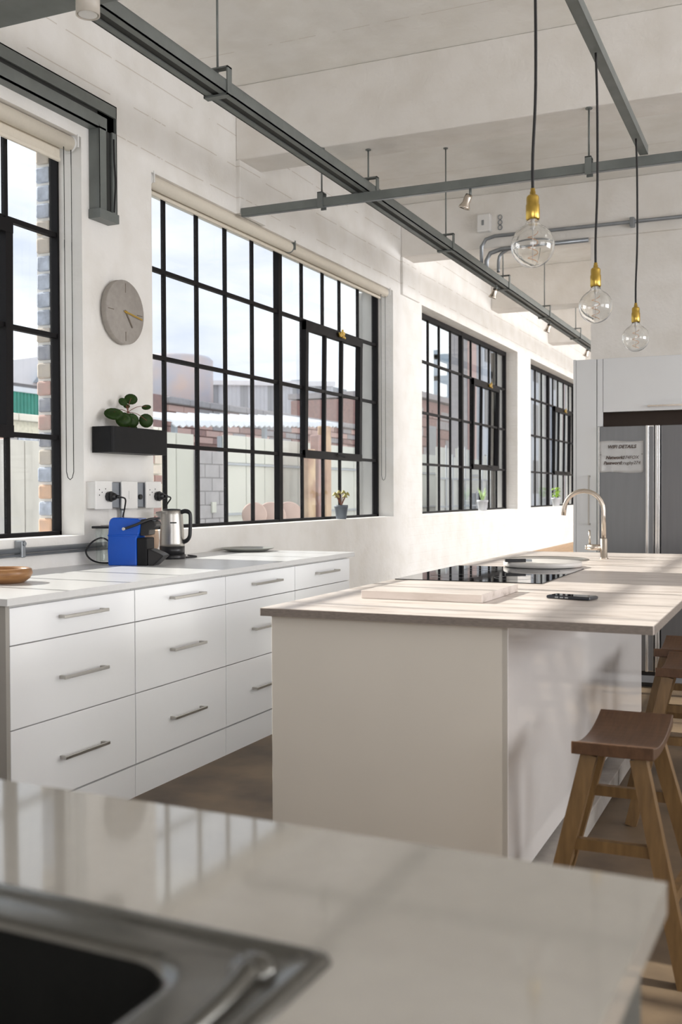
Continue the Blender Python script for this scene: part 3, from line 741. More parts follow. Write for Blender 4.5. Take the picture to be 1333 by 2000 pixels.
pl = thing('potted_plant', 'dark green round-leaved plant growing out of the black wall planter', 'plant', (-3.30, 4.66, 1.59))
def disc_leaf(c, r, nrm, droop=0.25):
    t_ = bmesh.new(); seg = 14
    ce = t_.verts.new((0, 0, 0.0)); rings = []
    for rr in (0.5, 1.0):
        rings.append([t_.verts.new((r * rr * math.cos(2 * PI * k / seg), r * rr * 0.92 * math.sin(2 * PI * k / seg), -droop * r * rr * rr)) for k in range(seg)])
    for k in range(seg):
        j = (k + 1) % seg
        t_.faces.new((ce, rings[0][k], rings[0][j])); t_.faces.new((rings[0][k], rings[1][k], rings[1][j], rings[0][j]))
    ex = bmesh.ops.solidify(t_, geom=t_.faces[:], thickness=0.0015)
    for f in t_.faces: f.smooth = True
    bb = B(); bb._merge(t_, Matrix.Translation(c) @ Vector(nrm).to_track_quat('Z', 'Y').to_matrix().to_4x4())
    return bb
hub = (-3.30, 4.65, 1.70)
b = B(); b.tube([(-3.30, 4.66, 1.575), (-3.298, 4.655, 1.65), hub], [0.005, 0.004, 0.003], 8, 4); b.build('stem', 'stem', pl)
for (y, z, x, r, nm) in [(4.515, 1.690, -3.29, 0.052, (0.5, -0.5, 0.7)), (4.596, 1.752, -3.29, 0.025, (0.8, -0.5, 0.3)), (4.68, 1.775, -3.30, 0.036, (0.6, -0.7, 0.4)),
                      (4.793, 1.740, -3.28, 0.026, (0.3, -0.6, 0.75)), (4.577, 1.655, -3.27, 0.046, (0.75, -0.6, 0.2)), (4.768, 1.660, -3.26, 0.042, (0.85, -0.55, 0.0)),
                      (4.64, 1.655, -3.26, 0.042, (0.9, -0.45, 0.1)), (4.673, 1.625, -3.29, 0.030, (0.4, -0.4, 0.8)), (4.655, 1.735, -3.31, 0.018, (0.5, -0.5, 0.5))]:
    lf = disc_leaf((x, y, z), r, nm).build('leaf', 'leaf', pl)
    b = B(); h = Vector(hub); p = Vector((x, y, z)); mid = (h + p) / 2 + Vector((0, 0, 0.012))
    b.tube([h, mid, p], 0.0017, 6, 4); b.build('leaf_stalk', 'stem', lf)

# ------------------------------------------------------------------ left run of drawers
FXC = -2.53
def handle(y0, y1, z, parent):
    b = B()
    b.box(FXC + 0.026, FXC + 0.034, y0, y1, z - 0.006, z + 0.006, bev=0.0015)
    for y in (y0 + 0.012, y1 - 0.012): b.box(FXC, FXC + 0.028, y - 0.006, y + 0.006, z - 0.006, z + 0.006)
    b.build('handle', 'steel', parent)
cols = [(2.855, 3.603), (3.606, 4.349), (4.352, 5.098), (5.101, 5.852)]
hy = [(3.113, 3.385), (3.858, 4.125), (4.603, 4.90), (5.352, 5.640)]
descs = ['white gloss drawer unit at the near left end of the long counter', 'white gloss drawer unit second from the left under the coffee machine',
         'white gloss drawer unit third from the left, half hidden by the island', 'white gloss drawer unit at the far end, mostly hidden by the island']
for (ya, yb), (ha, hb), ds in zip(cols, hy, descs):
    u = thing('drawer_unit', ds, 'drawer unit', (-2.9, (ya + yb) / 2, 0), group='white drawer units along the window wall')
    b = B(); b.box(-3.2, FXC - 0.022, ya, yb, 0.12, 0.872); b.build('carcass', 'carcass', u)
    for z0, z1, hz in ((0.138, 0.4285, 0.279), (0.4325, 0.727, 0.579), (0.731, 0.862, 0.806)):
        b = B(); b.box(FXC - 0.02, FXC, ya + 0.0012, yb - 0.0012, z0, z1, bev=0.0012, seg=1); d = b.build('drawer', 'gloss', u)
        handle(ha, hb, hz, d)
    b = B(); b.box(-3.1, FXC - 0.004, ya, yb, 0.0, 0.13); b.build('plinth', 'gloss', u)
b = B(); b.box(-3.36, FXC + 0.0, 2.835, 2.854, 0, 0.872); tag(b.build('end_panel', 'shaded_end'), 'grey-shaded white end panel at the near end of the drawers', 'end panel')
b = B(); b.box(WX, FXC + 0.022, 2.82, 5.885, 0.873, 0.9, bev=0.002); tag(b.build('worktop', 'top'), 'long white worktop on the drawer units below the windows', 'worktop')

# ------------------------------------------------------------------ coffee machine (seen from its side, spout to the right)
cmr = thing('coffee_machine', 'glossy blue and black capsule coffee machine on the long white worktop', 'coffee machine', (0, 0, 0))
# local: x = towards the spout, y = across, z up
def prof_rounded(): 
    return [(0.0, 0.0), (0.152, 0.0), (0.152, 0.135), (0.158, 0.150), (0.166, 0.165), (0.172, 0.225), (0.160, 0.238), (0.030, 0.243), (0.014, 0.236), (0.006, 0.220), (0.0, 0.150), (-0.002, 0.07)]
b = B(); b.prism(prof_rounded(), 1, -0.06, 0.06, bev=0.006); b.build('body', 'blue', cmr)
b = B(); b.prism([(0.0, 0.148), (0.160, 0.148), (0.164, 0.156), (0.0, 0.156)], 1, -0.0625, 0.0625, bev=0.002); b.build('body_seam', 'blue', cmr)
b = B(); b.prism([(0.165, 0.152), (0.170, 0.232), (0.195, 0.236), (0.240, 0.225), (0.250, 0.205), (0.235, 0.188), (0.215, 0.180), (0.212, 0.155), (0.190, 0.150)], 1, -0.045, 0.045, bev=0.004); b.build('brew_head', 'rubber', cmr)
b = B(); b.box(0.152, 0.205, -0.056, 0.056, 0.0, 0.140, bev=0.005); b.build('front_panel', 'planter', cmr)
b = B(); b.prism([(0.205, 0.0), (0.235, 0.0), (0.275, 0.035), (0.290, 0.050), (0.270, 0.062), (0.225, 0.080), (0.205, 0.085)], 1, -0.05, 0.05, bev=0.005); b.build('drip_tray', 'rubber', cmr)
b = B(); b.tube([(0.092, -0.072, 0.186), (0.150, -0.070, 0.205), (0.215, -0.055, 0.232), (0.245, -0.02, 0.236), (0.245, 0.02, 0.236), (0.215, 0.055, 0.232), (0.150, 0.07, 0.205), (0.092, 0.072, 0.186)], 0.007, 10, 4)
lv = b.build('lever', 'rubber', cmr)
b = B(); b.cyl((0.092, -0.082, 0.186), (0.092, -0.060, 0.186), 0.008, 14); b.build('pivot', 'chrome', lv)
b = B(); b.lathe([(0, 0), (0.036, 0), (0.038, 0.01), (0.040, 0.16), (0.038, 0.165), (0.0, 0.165)], (-0.052, 0.01, 0.02), 24); wt = b.build('water_tank', 'jar', cmr)
b = B(); b.box(-0.10, -0.005, -0.03, 0.05, 0.186, 0.198, bev=0.003); b.build('tank_lid', 'rubber', wt)
cmr.location = (-3.218, 4.392, 0.90); cmr.rotation_euler = (0, 0, math.radians(14))

# ------------------------------------------------------------------ kettle
kt = thing('kettle', 'brushed steel electric kettle with black handle beside the coffee machine', 'kettle', (0, 0, 0))
b = B(); b.lathe([(0.0, 0.0), (0.080, 0.0), (0.083, 0.006), (0.083, 0.020), (0.075, 0.024), (0, 0.024)], seg=36); b.build('base', 'rubber', kt)
b = B(); b.lathe([(0.0, 0.024), (0.0765, 0.024), (0.0775, 0.064), (0, 0.064)], seg=36); b.build('lower_band', 'rubber', kt)
b = B(); b.lathe([(0.0, 0.062), (0.0765, 0.062), (0.0760, 0.08), (0.0720, 0.15), (0.0650, 0.225), (0.0620, 0.243), (0.058, 0.247), (0.0, 0.247)], seg=40)
b.prism([(-0.058, 0.175), (-0.050, 0.246), (-0.104, 0.240), (-0.102, 0.226), (-0.074, 0.200)], 1, -0.018, 0.018, bev=0.008)
b.build('jug', 'steel', kt)
b = B(); b.lathe([(0.0, 0.247), (0.056, 0.247), (0.053, 0.253), (0, 0.256)], seg=32); b.build('lid', 'rubber', kt)
b = B()
pts = [(0.055, 0, 0.236), (0.085, 0, 0.243), (0.112, 0, 0.236), (0.120, 0, 0.215), (0.118, 0, 0.15), (0.114, 0, 0.115), (0.098, 0, 0.095), (0.072, 0, 0.085)]
b.tube(pts, 0.0115, 12, 5); b.build('handle', 'rubber', kt)
b = B(); b.box(-0.001, 0.001, -0.02, 0.02, -0.003, 0.003, mat4=Matrix.Rotation(math.radians(-62), 4, 'Z') @ Matrix.Translation((0.0715, 0, 0.185))); b.build('badge', 'planter', kt)
kt.location = (-3.205, 4.925, 0.90); kt.rotation_euler = (0, 0, math.radians(12)); kt.scale = (0.9, 0.9, 1.09)
b = B(); b.tube([(-3.15, 4.975, 0.906), (-3.14, 5.03, 0.905), (-3.15, 5.09, 0.905), (-3.25, 5.16, 0.905)], 0.0045, 8, 5); tag(b.build('power_cable', 'cord'), 'short black cable lying on the worktop right of the kettle', 'cable')
# copper glass goblet
gg = thing('glass_goblet', 'copper-tinted stemmed glass between the coffee machine and the kettle', 'glass', (-3.335, 4.915, 0.90))
b = B(); b.lathe([(0, 0.0), (0.034, 0.001), (0.034, 0.004), (0.008, 0.010), (0.006, 0.02), (0.022, 0.035), (0.040, 0.065), (0.044, 0.10), (0.040, 0.14), (0.034, 0.165), (0.036, 0.172)], (-3.335, 4.915, 0.90), 28); b.build('bowl', 'smoke', gg)
gj = thing('glass_jar', 'clear glass jar with dark lid against the wall left of the coffee machine', 'jar', (-3.325, 4.50, 0.90))
b = B(); b.lathe([(0, 0.003), (0.040, 0.0), (0.043, 0.012), (0.043, 0.14), (0.034, 0.165), (0.034, 0.18)], (-3.325, 4.50, 0.90), 26); b.build('jar_body', 'jar', gj)
b = B(); b.lathe([(0, 0.182), (0.036, 0.182), (0.037, 0.198), (0, 0.200)], (-3.325, 4.50, 0.90), 24); b.build('lid', 'clock', gj)
# plate
pt = B(); pt.lathe([(0, 0.002), (0.10, 0.0), (0.125, 0.004), (0.165, 0.018), (0.168, 0.021), (0.163, 0.022), (0.120, 0.009), (0, 0.007)], (-3.18, 5.74, 0.9), 40)
tag(pt.build('plate', 'ceramic'), 'wide shallow grey ceramic plate on the long worktop near the wall', 'plate')
# bowl
bw = B(); bw.lathe([(0, 0.0), (0.085, 0.0), (0.110, 0.018), (0.120, 0.038), (0.116, 0.056), (0.107, 0.060), (0.100, 0.052), (0.095, 0.030), (0.07, 0.014), (0, 0.012)], (-2.99, 3.335, 0.9), 40)
tag(bw.build('wooden_bowl', 'bowl'), 'round turned wooden bowl on the near left end of the worktop', 'bowl')

# ------------------------------------------------------------------ island
isl = thing('island_cabinet', 'cream kitchen island base with a glossy side under the beige worktop', 'island', (-1.15, 4.3, 0))
IX0, IX1, IY0, IY1 = -1.545, -0.775, 2.945, 5.70
b = B(); b.box(IX0 + 0.03, IX1 - 0.02, IY0 + 0.02, IY1 - 0.02, 0.10, 0.872); b.build('carcass', 'carcass', isl)
b = B(); b.box(IX0, IX1 - 0.001, IY0, IY0 + 0.018, 0.0, 0.872, bev=0.001, seg=1); lab(b.build('front_panel', 'isl_front', isl), 'matt cream end panel')
b = B(); b.box(IX1 - 0.018, IX1 + 0.001, IY0 + 0.0, IY1, 0.095, 0.872, bev=0.001, seg=1); lab(b.build('side_panel', 'isl_side', isl), 'glossy side panel reflecting the stools')
b = B(); b.box(IX0, IX0 + 0.018, IY0 + 0.019, IY1, 0.10, 0.872); b.build('side_panel', 'gloss', isl)
b = B(); b.box(IX0 + 0.019, IX1 - 0.019, IY1 - 0.018, IY1, 0.10, 0.872); b.build('back_panel', 'gloss', isl)
b = B(); b.box(IX0 + 0.05, IX1 + 0.065, IY0 + 0.02, IY1 - 0.02, 0.0, 0.075, bev=0.004); b.build('plinth', 'clock', isl)
b = B(); b.box(-1.563, -0.361, 2.90, 6.33, 0.8745, 0.9, bev=0.002)
wt = tag(b.build('worktop', 'worktop'), 'streaked beige worktop of the kitchen island', 'worktop')
b = B(); b.box(-1.560, -0.364, 2.8985, 2.9, 0.8755, 0.899); b.box(-0.3605, -0.3595, 2.905, 6.325, 0.8755, 0.899); b.build('edge_band', 'worktop_edge', wt)

hb = thing('hob', 'black glass cooking hob set flush in the island worktop', 'hob', (-1.24, 4.48, 0.90))
b = B(); b.box(-1.55, -0.93, 4.06, 4.92, 0.9002, 0.9035, bev=0.001, seg=1); hg = b.build('hob_glass', 'hob', hb)
b = B()
for x, y, r in ((-1.36, 4.28, 0.10), (-1.10, 4.28, 0.08), (-1.36, 4.70, 0.08), (-1.10, 4.70, 0.10)):
    b.lathe([(r, 0.0), (r + 0.003, 0.0), (r + 0.003, 0.0004), (r, 0.0004), (r, 0.0)], (x, y, 0.9036), 36)
b.build('ring_marks', 'fridge_dark', hg)
# cutting board
q = Matrix.Translation((-1.16, 3.50, 0)) @ Matrix.Rotation(math.radians(-1), 4, 'Z')
b = B(); b.box(-0.215, 0.215, -0.215, 0.225, 0.9005, 0.9285, bev=0.002, mat4=q); tag(b.build('cutting_board', 'worktop'), 'thick square beige cutting board on the near half of the island', 'board')
# round stone board with pen
b = B(); b.lathe([(0, 0.0), (0.182, 0.0), (0.187, 0.004), (0.187, 0.020), (0.183, 0.024), (0, 0.024)], (-1.145, 5.0, 0.9042), 56); tag(b.build('round_board', 'marble'), 'round pale stone board at the far edge of the hob', 'board')
pn = thing('knife', 'small dark folding knife lying on the round stone board', 'knife', (-1.24, 4.93, 0.929))
b = B(); b.bar((-1.292, 4.862, 0.937), (-1.205, 4.905, 0.937), 0.024, 0.015); b.build('knife_handle', 'rubber', pn)
b = B(); b.bar((-1.205, 4.905, 0.937), (-1.178, 4.918, 0.936), 0.018, 0.011); b.build('bolster', 'conduit', pn)
# sink
sk = thing('round_sink', 'round steel sink let into the far end of the island', 'sink', (-1.25, 5.55, 0.90))
b = B(); b.lathe([(0.222, 0.0), (0.222, 0.004), (0.212, 0.007), (0.198, 0.004), (0.196, 0.001), (0.196, 0.0)], (-1.25, 5.56, 0.9002), 56); b.build('rim', 'steel', sk)
b = B(); b.lathe([(0.196, 0.003), (0.150, 0.0022), (0.03, 0.0012), (0, 0.001)], (-1.25, 5.56, 0.9002), 40); b.build('basin', 'steel', sk)
# tap
tp = thing('tap', 'tall brushed nickel swan-neck tap behind the round sink', 'tap', (-0.975, 5.72, 0.90))
b = B(); b.lathe([(0, 0.0), (0.024, 0.0), (0.024, 0.006), (0.0195, 0.008), (0.0195, 0.108), (0.016, 0.112), (0, 0.112)], (-0.975, 5.72, 0.9), 26); b.build('body', 'nickel', tp)
pts = [(-0.975, 5.72, 1.01), (-0.977, 5.72, 1.14)]
cx, cz, R_ = -1.083, 1.147, 0.106
for k in range(13):
    a = k / 12 * PI * 0.98
    pts.append((cx + R_ * math.cos(a), 5.72, cz + 0.015 + R_ * math.sin(a)))
pts.append((-1.192, 5.72, 1.135))
b = B(); b.tube(pts, 0.0125, 14); b.build('spout', 'nickel', tp)
b = B(); b.cyl((-0.985, 5.72, 0.962), (-1.062, 5.72, 0.962), 0.0165, 20); b.cyl((-1.062, 5.72, 0.962), (-1.073, 5.72, 0.962), 0.013, 16); hd = b.build('valve', 'nickel', tp)
b = B(); b.cyl((-1.050, 5.72, 0.97), (-1.052, 5.72, 1.056), 0.0055, 10); b.build('lever', 'nickel', hd)
# phone
ph = thing('mobile_phone', 'dark mobile phone lying face up on the island worktop', 'phone', (-0.71, 3.53, 0.90))
q = Matrix.Translation((-0.708, 3.535, 0.9005)) @ Matrix.Rotation(math.radians(-14), 4, 'Z')
b = B(); b.box(-0.079, 0.079, -0.037, 0.037, 0, 0.0115, bev=0.005, seg=3, mat4=q); b.build('case', 'phone', ph)
b = B(); b.box(-0.072, 0.072, -0.032, 0.032, 0.0112, 0.0122, mat4=q); b.build('screen', 'hob', ph)
b = B()
for k in range(3): b.box(-0.045 + k * 0.018, -0.033 + k * 0.018, -0.0385, -0.036, 0.004, 0.008, mat4=q)
b.build('side_buttons', 'conduit', ph)

# ------------------------------------------------------------------ stools
def make_stool():
    r = thing('bar_stool', '', 'stool', (0, 0, 0), group='wooden saddle stools along the island')
    w, d, h = 0.212, 0.45, 0.60
    b = B(); poly = []
    N = 14
    for k in range(N + 1):
        u = -1 + 2 * k / N; poly.append((u * d / 2, h - 0.030 * (1 - u * u) - 0.0))
    for k in range(N + 1):
        u = 1 - 2 * k / N; poly.append((u * d / 2, h - 0.034 - 0.018 * (1 - u * u)))
    b.prism(poly, 0, -w / 2, w / 2, bev=0.0025); b.build('seat', 'seat', r)
    top = {}; ft = {}
    for sx in (-1, 1):
        for sy in (-1, 1):
            p1 = Vector((sx * (w / 2 - 0.042), sy * (d / 2 - 0.040), h - 0.040)); p0 = Vector((sx * (w / 2 + 0.085), sy * (d / 2 + 0.02), 0.0))
            if sy > 0: p1.y -= 0.09; p0.y -= 0.12; p1.x += sx * 0.008; p0.x += sx * 0.035
            top[sx, sy] = p1; ft[sx, sy] = p0
            b = B(); b.bar(p0, p1, 0.042, 0.042, (0, 1, 0)); b.build('leg', 'oak', r)
    def at(sx, sy, z):
        a, c = ft[sx, sy], top[sx, sy]; return a + (c - a) * (z / (h - 0.040))
    for sy, z in ((-1, 0.325), (1, 0.385)):
        b = B(); b.bar(at(-1, sy, z), at(1, sy, z), 0.022, 0.030); b.build('stretcher', 'oak', r)
    for sx in (-1, 1):
        b = B(); b.bar(at(sx, -1, 0.20), at(sx, 1, 0.20), 0.022, 0.032); b.build('stretcher', 'oak', r)
    return r
st0 = make_stool()
places = [(-0.452, 2.995, 0, 'nearest wooden bar stool with a dark saddle seat, beside the island front corner'),
          (-0.395, 4.28, 0, 'middle wooden bar stool, its seat cut by the right edge of the picture'),
          (-0.462, 4.775, 0, 'furthest wooden bar stool, before the fridge')]
for i, (x, y, a, l) in enumerate(places):
    o = st0 if i == 0 else copy_tree(st0)
    o.location = (x, y, 0.0); o.rotation_euler = (0, 0, a); o['label'] = l

# ------------------------------------------------------------------ foreground worktop with steel sink
fg = thing('worktop_unit', 'cream polished worktop unit across the foreground, out of focus', 'kitchen unit', (-0.112, 0.995, 0))
FX1, FYB = -0.112, 0.995
SX0, SX1, SY0, SY1 = -0.98, -0.408, 0.26, 0.664      # basin hole
b = B()
b.box(-2.3, SX0, 0.10, FYB, 0.87, 0.9); b.box(SX1, FX1, 0.10, FYB, 0.87, 0.9)
b.box(SX0, SX1, SY1, FYB, 0.87, 0.9); b.box(SX0, SX1, 0.10, SY0, 0.87, 0.9)
b.build('slab', 'quartz', fg)
b = B(); b.box(-2.28, -1.0, 0.14, FYB - 0.02, 0.0, 0.869); b.box(-0.42, FX1 - 0.02, 0.14, FYB - 0.02, 0, 0.869); b.box(-1.0, -0.42, 0.68, FYB - 0.02, 0, 0.869); b.build('base_cabinet', 'dark_base', fg)
sn = thing('steel_sink', 'steel sink with raised rim let into the foreground worktop', 'sink', (-0.112, 0.995, 0.9))
def rrect(x0, x1, y0, y1, r, n=8):
    pts = []
    for cx_, cy_, a0 in ((x1 - r, y1 - r, 0), (x0 + r, y1 - r, 90), (x0 + r, y0 + r, 180), (x1 - r, y0 + r, 270)):
        for k in range(n + 1):
            a = math.radians(a0 + 90 * k / n); pts.append((cx_ + r * math.cos(a), cy_ + r * math.sin(a)))
    return pts
def loft(loops, close_last=False):
    t_ = bmesh.new(); rings = [[t_.verts.new((x, y, z)) for x, y in pts] for pts, z in loops]
    n_ = len(rings[0])
    for a, c in zip(rings, rings[1:]):
        for k in range(n_):
            f = t_.faces.new((a[k], a[(k + 1) % n_], c[(k + 1) % n_], c[k])); f.smooth = True
    if close_last: t_.faces.new(rings[-1])
    bmesh.ops.recalc_face_normals(t_, faces=t_.faces[:])
    bb = B(); bb._merge(t_); return bb
ox0, ox1, oy0, oy1 = -1.62, -0.316, 0.16, 0.722
lo = []
for i, z, r in ((0.0, 0.9003, 0.015), (0.002, 0.905, 0.015), (0.009, 0.9075, 0.015), (0.018, 0.904, 0.018), (0.03, 0.9035, 0.02)):
    lo.append((rrect(ox0 + i, ox1 - i, oy0 + i, oy1 - i, r), z))
bx0, bx1, by0, by1 = -0.975, -0.412, 0.262, 0.662
lo.append((rrect(bx0 - 0.012, bx1 + 0.012, by0 - 0.012, by1 + 0.006, 0.05), 0.9035))
lo.append((rrect(bx0 - 0.004, bx1 + 0.004, by0 - 0.004, by1 - 0.002, 0.05), 0.902))
lo.append((rrect(bx0, bx1, by0, by1 - 0.004, 0.05), 0.896))
loft(lo).build('rim', 'sinksteel', sn)
loft([(rrect(bx0, bx1, by0, by1 - 0.004, 0.05), 0.896), (rrect(bx0 + 0.006, bx1 - 0.006, by0 + 0.006, by1 - 0.01, 0.05), 0.74), (rrect(bx0 + 0.03, bx1 - 0.03, by0 + 0.03, by1 - 0.034, 0.05), 0.725)], True).build('basin', 'sinkdark', sn)
b = B(); b.tube([(-0.352, 0.30, 0.903), (-0.354, 0.58, 0.903), (-0.362, 0.665, 0.903)], [0.007, 0.008, 0.012], 12, 6); b.sphere((-0.363, 0.672, 0.903), 0.019, sz=0.6); b.build('drain_ridge', 'sinksteel', sn)
for o_ in (fg, sn): o_.rotation_euler = (0, 0, math.radians(-2.2))

# ------------------------------------------------------------------ fridge wall
FY = 6.955
tc_ = thing('tall_cabinet', 'tall pale grey cupboard left of the fridge', 'cupboard', (-1.28, 7.3, 0))
b = B(); b.box(-1.385, -1.368, FY, FY + 0.64, 0.0, 2.137); b.build('side_panel', 'grey_cab', tc_)
b = B(); b.box(-1.367, -1.226, FY + 0.02, FY + 0.64, 0.0, 2.137); b.build('carcass', 'grey_cab', tc_)
b = B(); b.box(-1.366, -1.234, FY, FY + 0.019, 0.10, 2.134, bev=0.0015); dr = b.build('door', 'grey_cab', tc_)
b = B(); b.box(-1.283, -1.273, FY - 0.036, FY - 0.026, 1.045, 1.372); b.box(-1.283, -1.273, FY - 0.03, FY, 1.36, 1.372); b.box(-1.283, -1.273, FY - 0.03, FY, 1.045, 1.057); b.build('handle', 'steel', dr)
oc = thing('overhead_cabinet', 'pale grey cupboard above the fridge', 'cupboard', (-0.7, 7.3, 1.78))
b = B(); b.box(-1.225, -0.26, FY + 0.02, FY + 0.64, 1.79, 2.137); b.build('carcass', 'grey_cab', oc)
b = B(); b.box(-1.228, -1.193, FY, FY + 0.019, 1.692, 2.134, bev=0.001); b.build('filler', 'grey_cab', oc)
b = B(); b.box(-1.190, -0.26, FY, FY + 0.019, 1.785, 2.134, bev=0.0015); dr = b.build('door', 'grey_cab', oc)
b = B(); b.box(-0.905, -0.56, FY - 0.036, FY - 0.026, 1.808, 1.818); b.box(-0.905, -0.893, FY - 0.03, FY, 1.808, 1.818); b.box(-0.572, -0.56, FY - 0.03, FY, 1.808, 1.818); b.build('handle', 'nickel', dr)
b = B(); b.box(-1.21, -0.26, FY + 0.12, FY + 0.13, 1.69, 1.79); b.build('niche_back', 'recess', oc)
b = B(); b.box(-0.26, -0.23, FY, FY + 0.64, 0, 2.137); tag(b.build('end_panel', 'grey_cab'), 'pale grey panel closing the right side of the fridge', 'end panel')
fr = thing('fridge', 'dark steel side-by-side fridge between pale grey cupboards', 'fridge', (-0.74, 7.3, 0))
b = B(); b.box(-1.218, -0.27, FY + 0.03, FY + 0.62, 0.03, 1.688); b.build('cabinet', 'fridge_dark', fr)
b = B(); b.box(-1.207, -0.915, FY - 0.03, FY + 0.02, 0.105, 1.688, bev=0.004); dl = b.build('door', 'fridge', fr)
b = B(); b.box(-1.219, -1.208, FY - 0.032, FY + 0.02, 0.105, 1.688, bev=0.002); b.build('door_edge', 'chrome', dl)
b = B(); b.box(-0.914, -0.897, FY - 0.052, FY + 0.02, 0.105, 1.688, bev=0.003); b.box(-0.897, -0.866, FY - 0.03, FY + 0.02, 0.105, 1.688); b.build('handle', 'chrome', dl)
b = B(); b.box(-0.896, -0.868, FY - 0.034, FY - 0.028, 0.11, 1.68); b.build('handle_recess', 'fridge', dl)
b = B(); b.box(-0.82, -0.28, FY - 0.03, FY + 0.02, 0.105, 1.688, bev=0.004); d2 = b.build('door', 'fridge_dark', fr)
b = B(); b.box(-0.856, -0.840, FY - 0.046, FY + 0.02, 0.105, 1.688, bev=0.003); b.box(-0.838, -0.826, FY - 0.052, FY + 0.02, 0.105, 1.688, bev=0.003); b.build('handle', 'chrome', d2)
b = B(); b.box(-0.866, -0.856, FY - 0.01, FY + 0.01, 0.105, 1.685); b.build('gap_seal', 'rubber', fr)
b = B(); b.box(-1.215, -0.28, FY + 0.0, FY + 0.03, 0.0, 0.10); kg = b.build('kick_plate', 'rubber', fr)
b = B(); b.box(-1.21, -0.29, FY - 0.012, FY + 0.0, 0.03, 0.075); b.build('grille', 'greybox', kg)

# notice on the fridge
ns = thing('notice_sheet', 'crumpled white laminated notice with network details taped to the fridge door', 'notice', (-1.07, FY - 0.032, 1.48))
sx0, sx1, sz0, sz1 = -1.206, -0.930, 1.388, 1.592
t_ = bmesh.new(); nx, nz_ = 16, 12
vv = [[t_.verts.new((sx0 + (sx1 - sx0) * i / nx, FY - 0.0345 - 0.0022 * (math.sin(i * 1.3 + j * 0.7) * math.sin(j * 1.1 - i * 0.35)), sz0 + (sz1 - sz0) * j / nz_ - 0.0 + 0.004 * math.sin(i * 0.4) * (1 if j in (0, nz_) else 0))) for j in range(nz_ + 1)] for i in range(nx + 1)]
for i in range(nx):
    for j in range(nz_):
        f = t_.faces.new((vv[i][j], vv[i + 1][j], vv[i + 1][j + 1], vv[i][j + 1])); f.smooth = True
bmesh.ops.solidify(t_, geom=t_.faces[:], thickness=0.0005)
b = B(); b._merge(t_); sh = b.build('sheet', 'paper', ns)
def text(s, x, z, size, parent, bold=0.0, m='ink', align='CENTER'):
    cu = bpy.data.curves.new('lettering', 'FONT'); cu.body = s; cu.size = size; cu.shear = 0.25; cu.align_x = align; cu.extrude = 0.0004; cu.offset = bold
    o = bpy.data.objects.new('tmp_text', cu); COL.objects.link(o)
    bpy.context.view_layer.update()
    me = bpy.data.meshes.new_from_object(o.evaluated_get(bpy.context.evaluated_depsgraph_get()))
    bpy.data.objects.remove(o)
    me.transform(Matrix.Translation((x, FY - 0.0385, z)) @ Matrix.Rotation(PI / 2, 4, 'X'))
    p = parent; off = Vector((0, 0, 0))
    while p is not None: off += p.location; p = p.parent
    me.transform(Matrix.Translation(-off))
    me.materials.clear(); me.materials.append(M[m])
    t = bpy.data.objects.new('lettering', me); COL.objects.link(t); t.parent = parent
    return t
text('WIFI DETAILS', -1.066, 1.545, 0.030, sh, 0.0008)
text('Network:', -1.110, 1.476, 0.029, sh, 0.0009)
text('274FOX', -1.010, 1.476, 0.029, sh, 0.0)
text('Password:', -1.122, 1.441, 0.029, sh, 0.0009)
text('rugby274', -1.004, 1.441, 0.029, sh, 0.0)
b = B()
for x in (-1.199, -0.938): b.cyl((x, FY - 0.038, 1.505), (x, FY - 0.036, 1.505), 0.003, 8)
b.build('pin_mark', 'ink', sh)

# ------------------------------------------------------------------ pots on the sills
def pot(label, x, y, z, r, h, m):
    p = thing('potted_succulent', label, 'pot plant', (x, y, z))
    b = B(); b.lathe([(0, 0), (r * 0.72, 0), (r * 0.75, 0.003), (r * 0.97, h * 0.8), (r * 1.04, h * 0.82), (r * 1.04, h), (r * 0.95, h), (r * 0.93, h - 0.012), (0, h - 0.012)], (x, y, z), 28); b.build('pot', m, p)
    return p
b0 = SILL
p = pot('small dark grey pot with red-stemmed succulent on the middle window sill', -3.44, 7.79, b0, 0.055, 0.115, 'pot_grey')
for k in range(6):
    a = k * 1.05; tx = -3.44 + 0.035 * math.cos(a); ty = 7.79 + 0.10 * math.sin(a); tz = b0 + 0.115 + 0.07 + 0.03 * ((k * 7) % 3) / 2
    b = B(); b.tube([(-3.44, 7.79, b0 + 0.10), ((-3.44 + tx) / 2, (7.79 + ty) / 2, (b0 + 0.12 + tz) / 2), (tx, ty, tz)], 0.003, 6, 3); stm = b.build('stem', 'stem', p)
    for j in range(6):
        q = Matrix.Rotation(j * 1.1, 4, 'Z') @ Matrix.Rotation(0.9, 4, 'Y')
        b = B(); b.sphere((tx + 0.010 * math.cos(j * 1.1), ty + 0.012 * math.sin(j * 1.1), tz + 0.004 * (j % 3)), 0.017, 1.0, 0.7, 0.35, 8, 6, q); b.build('leaf', 'leaf_yellow', stm)
p = pot('small pale pot with pointed aloe leaves on the third window sill', -3.44, 11.92, b0, 0.065, 0.125, 'pot_pale')
for k in range(9):
    a = k * 0.7; L_ = 0.10 + 0.03 * (k % 3)
    if k == 8: a, L_ = 1.4, 0.12
    dx, dy = math.cos(a) * 0.35, math.sin(a) * (0.55 if k != 8 else 1.4)
    b = B(); b.tube([(-3.44, 11.92, b0 + 0.11), (-3.44 + dx * L_ * 0.5, 11.92 + dy * L_ * 0.5, b0 + 0.115 + L_ * 0.55), (-3.44 + dx * L_, 11.92 + dy * L_, b0 + 0.115 + L_ * (1.0 if k != 8 else 0.6))], [0.012, 0.009, 0.001], 6); b.build('leaf', 'leaf_pale', p)
p = pot('small pale pot with bushy lime green plant on the fourth window sill', -3.44, 15.95, b0, 0.068, 0.13, 'pot_pale')
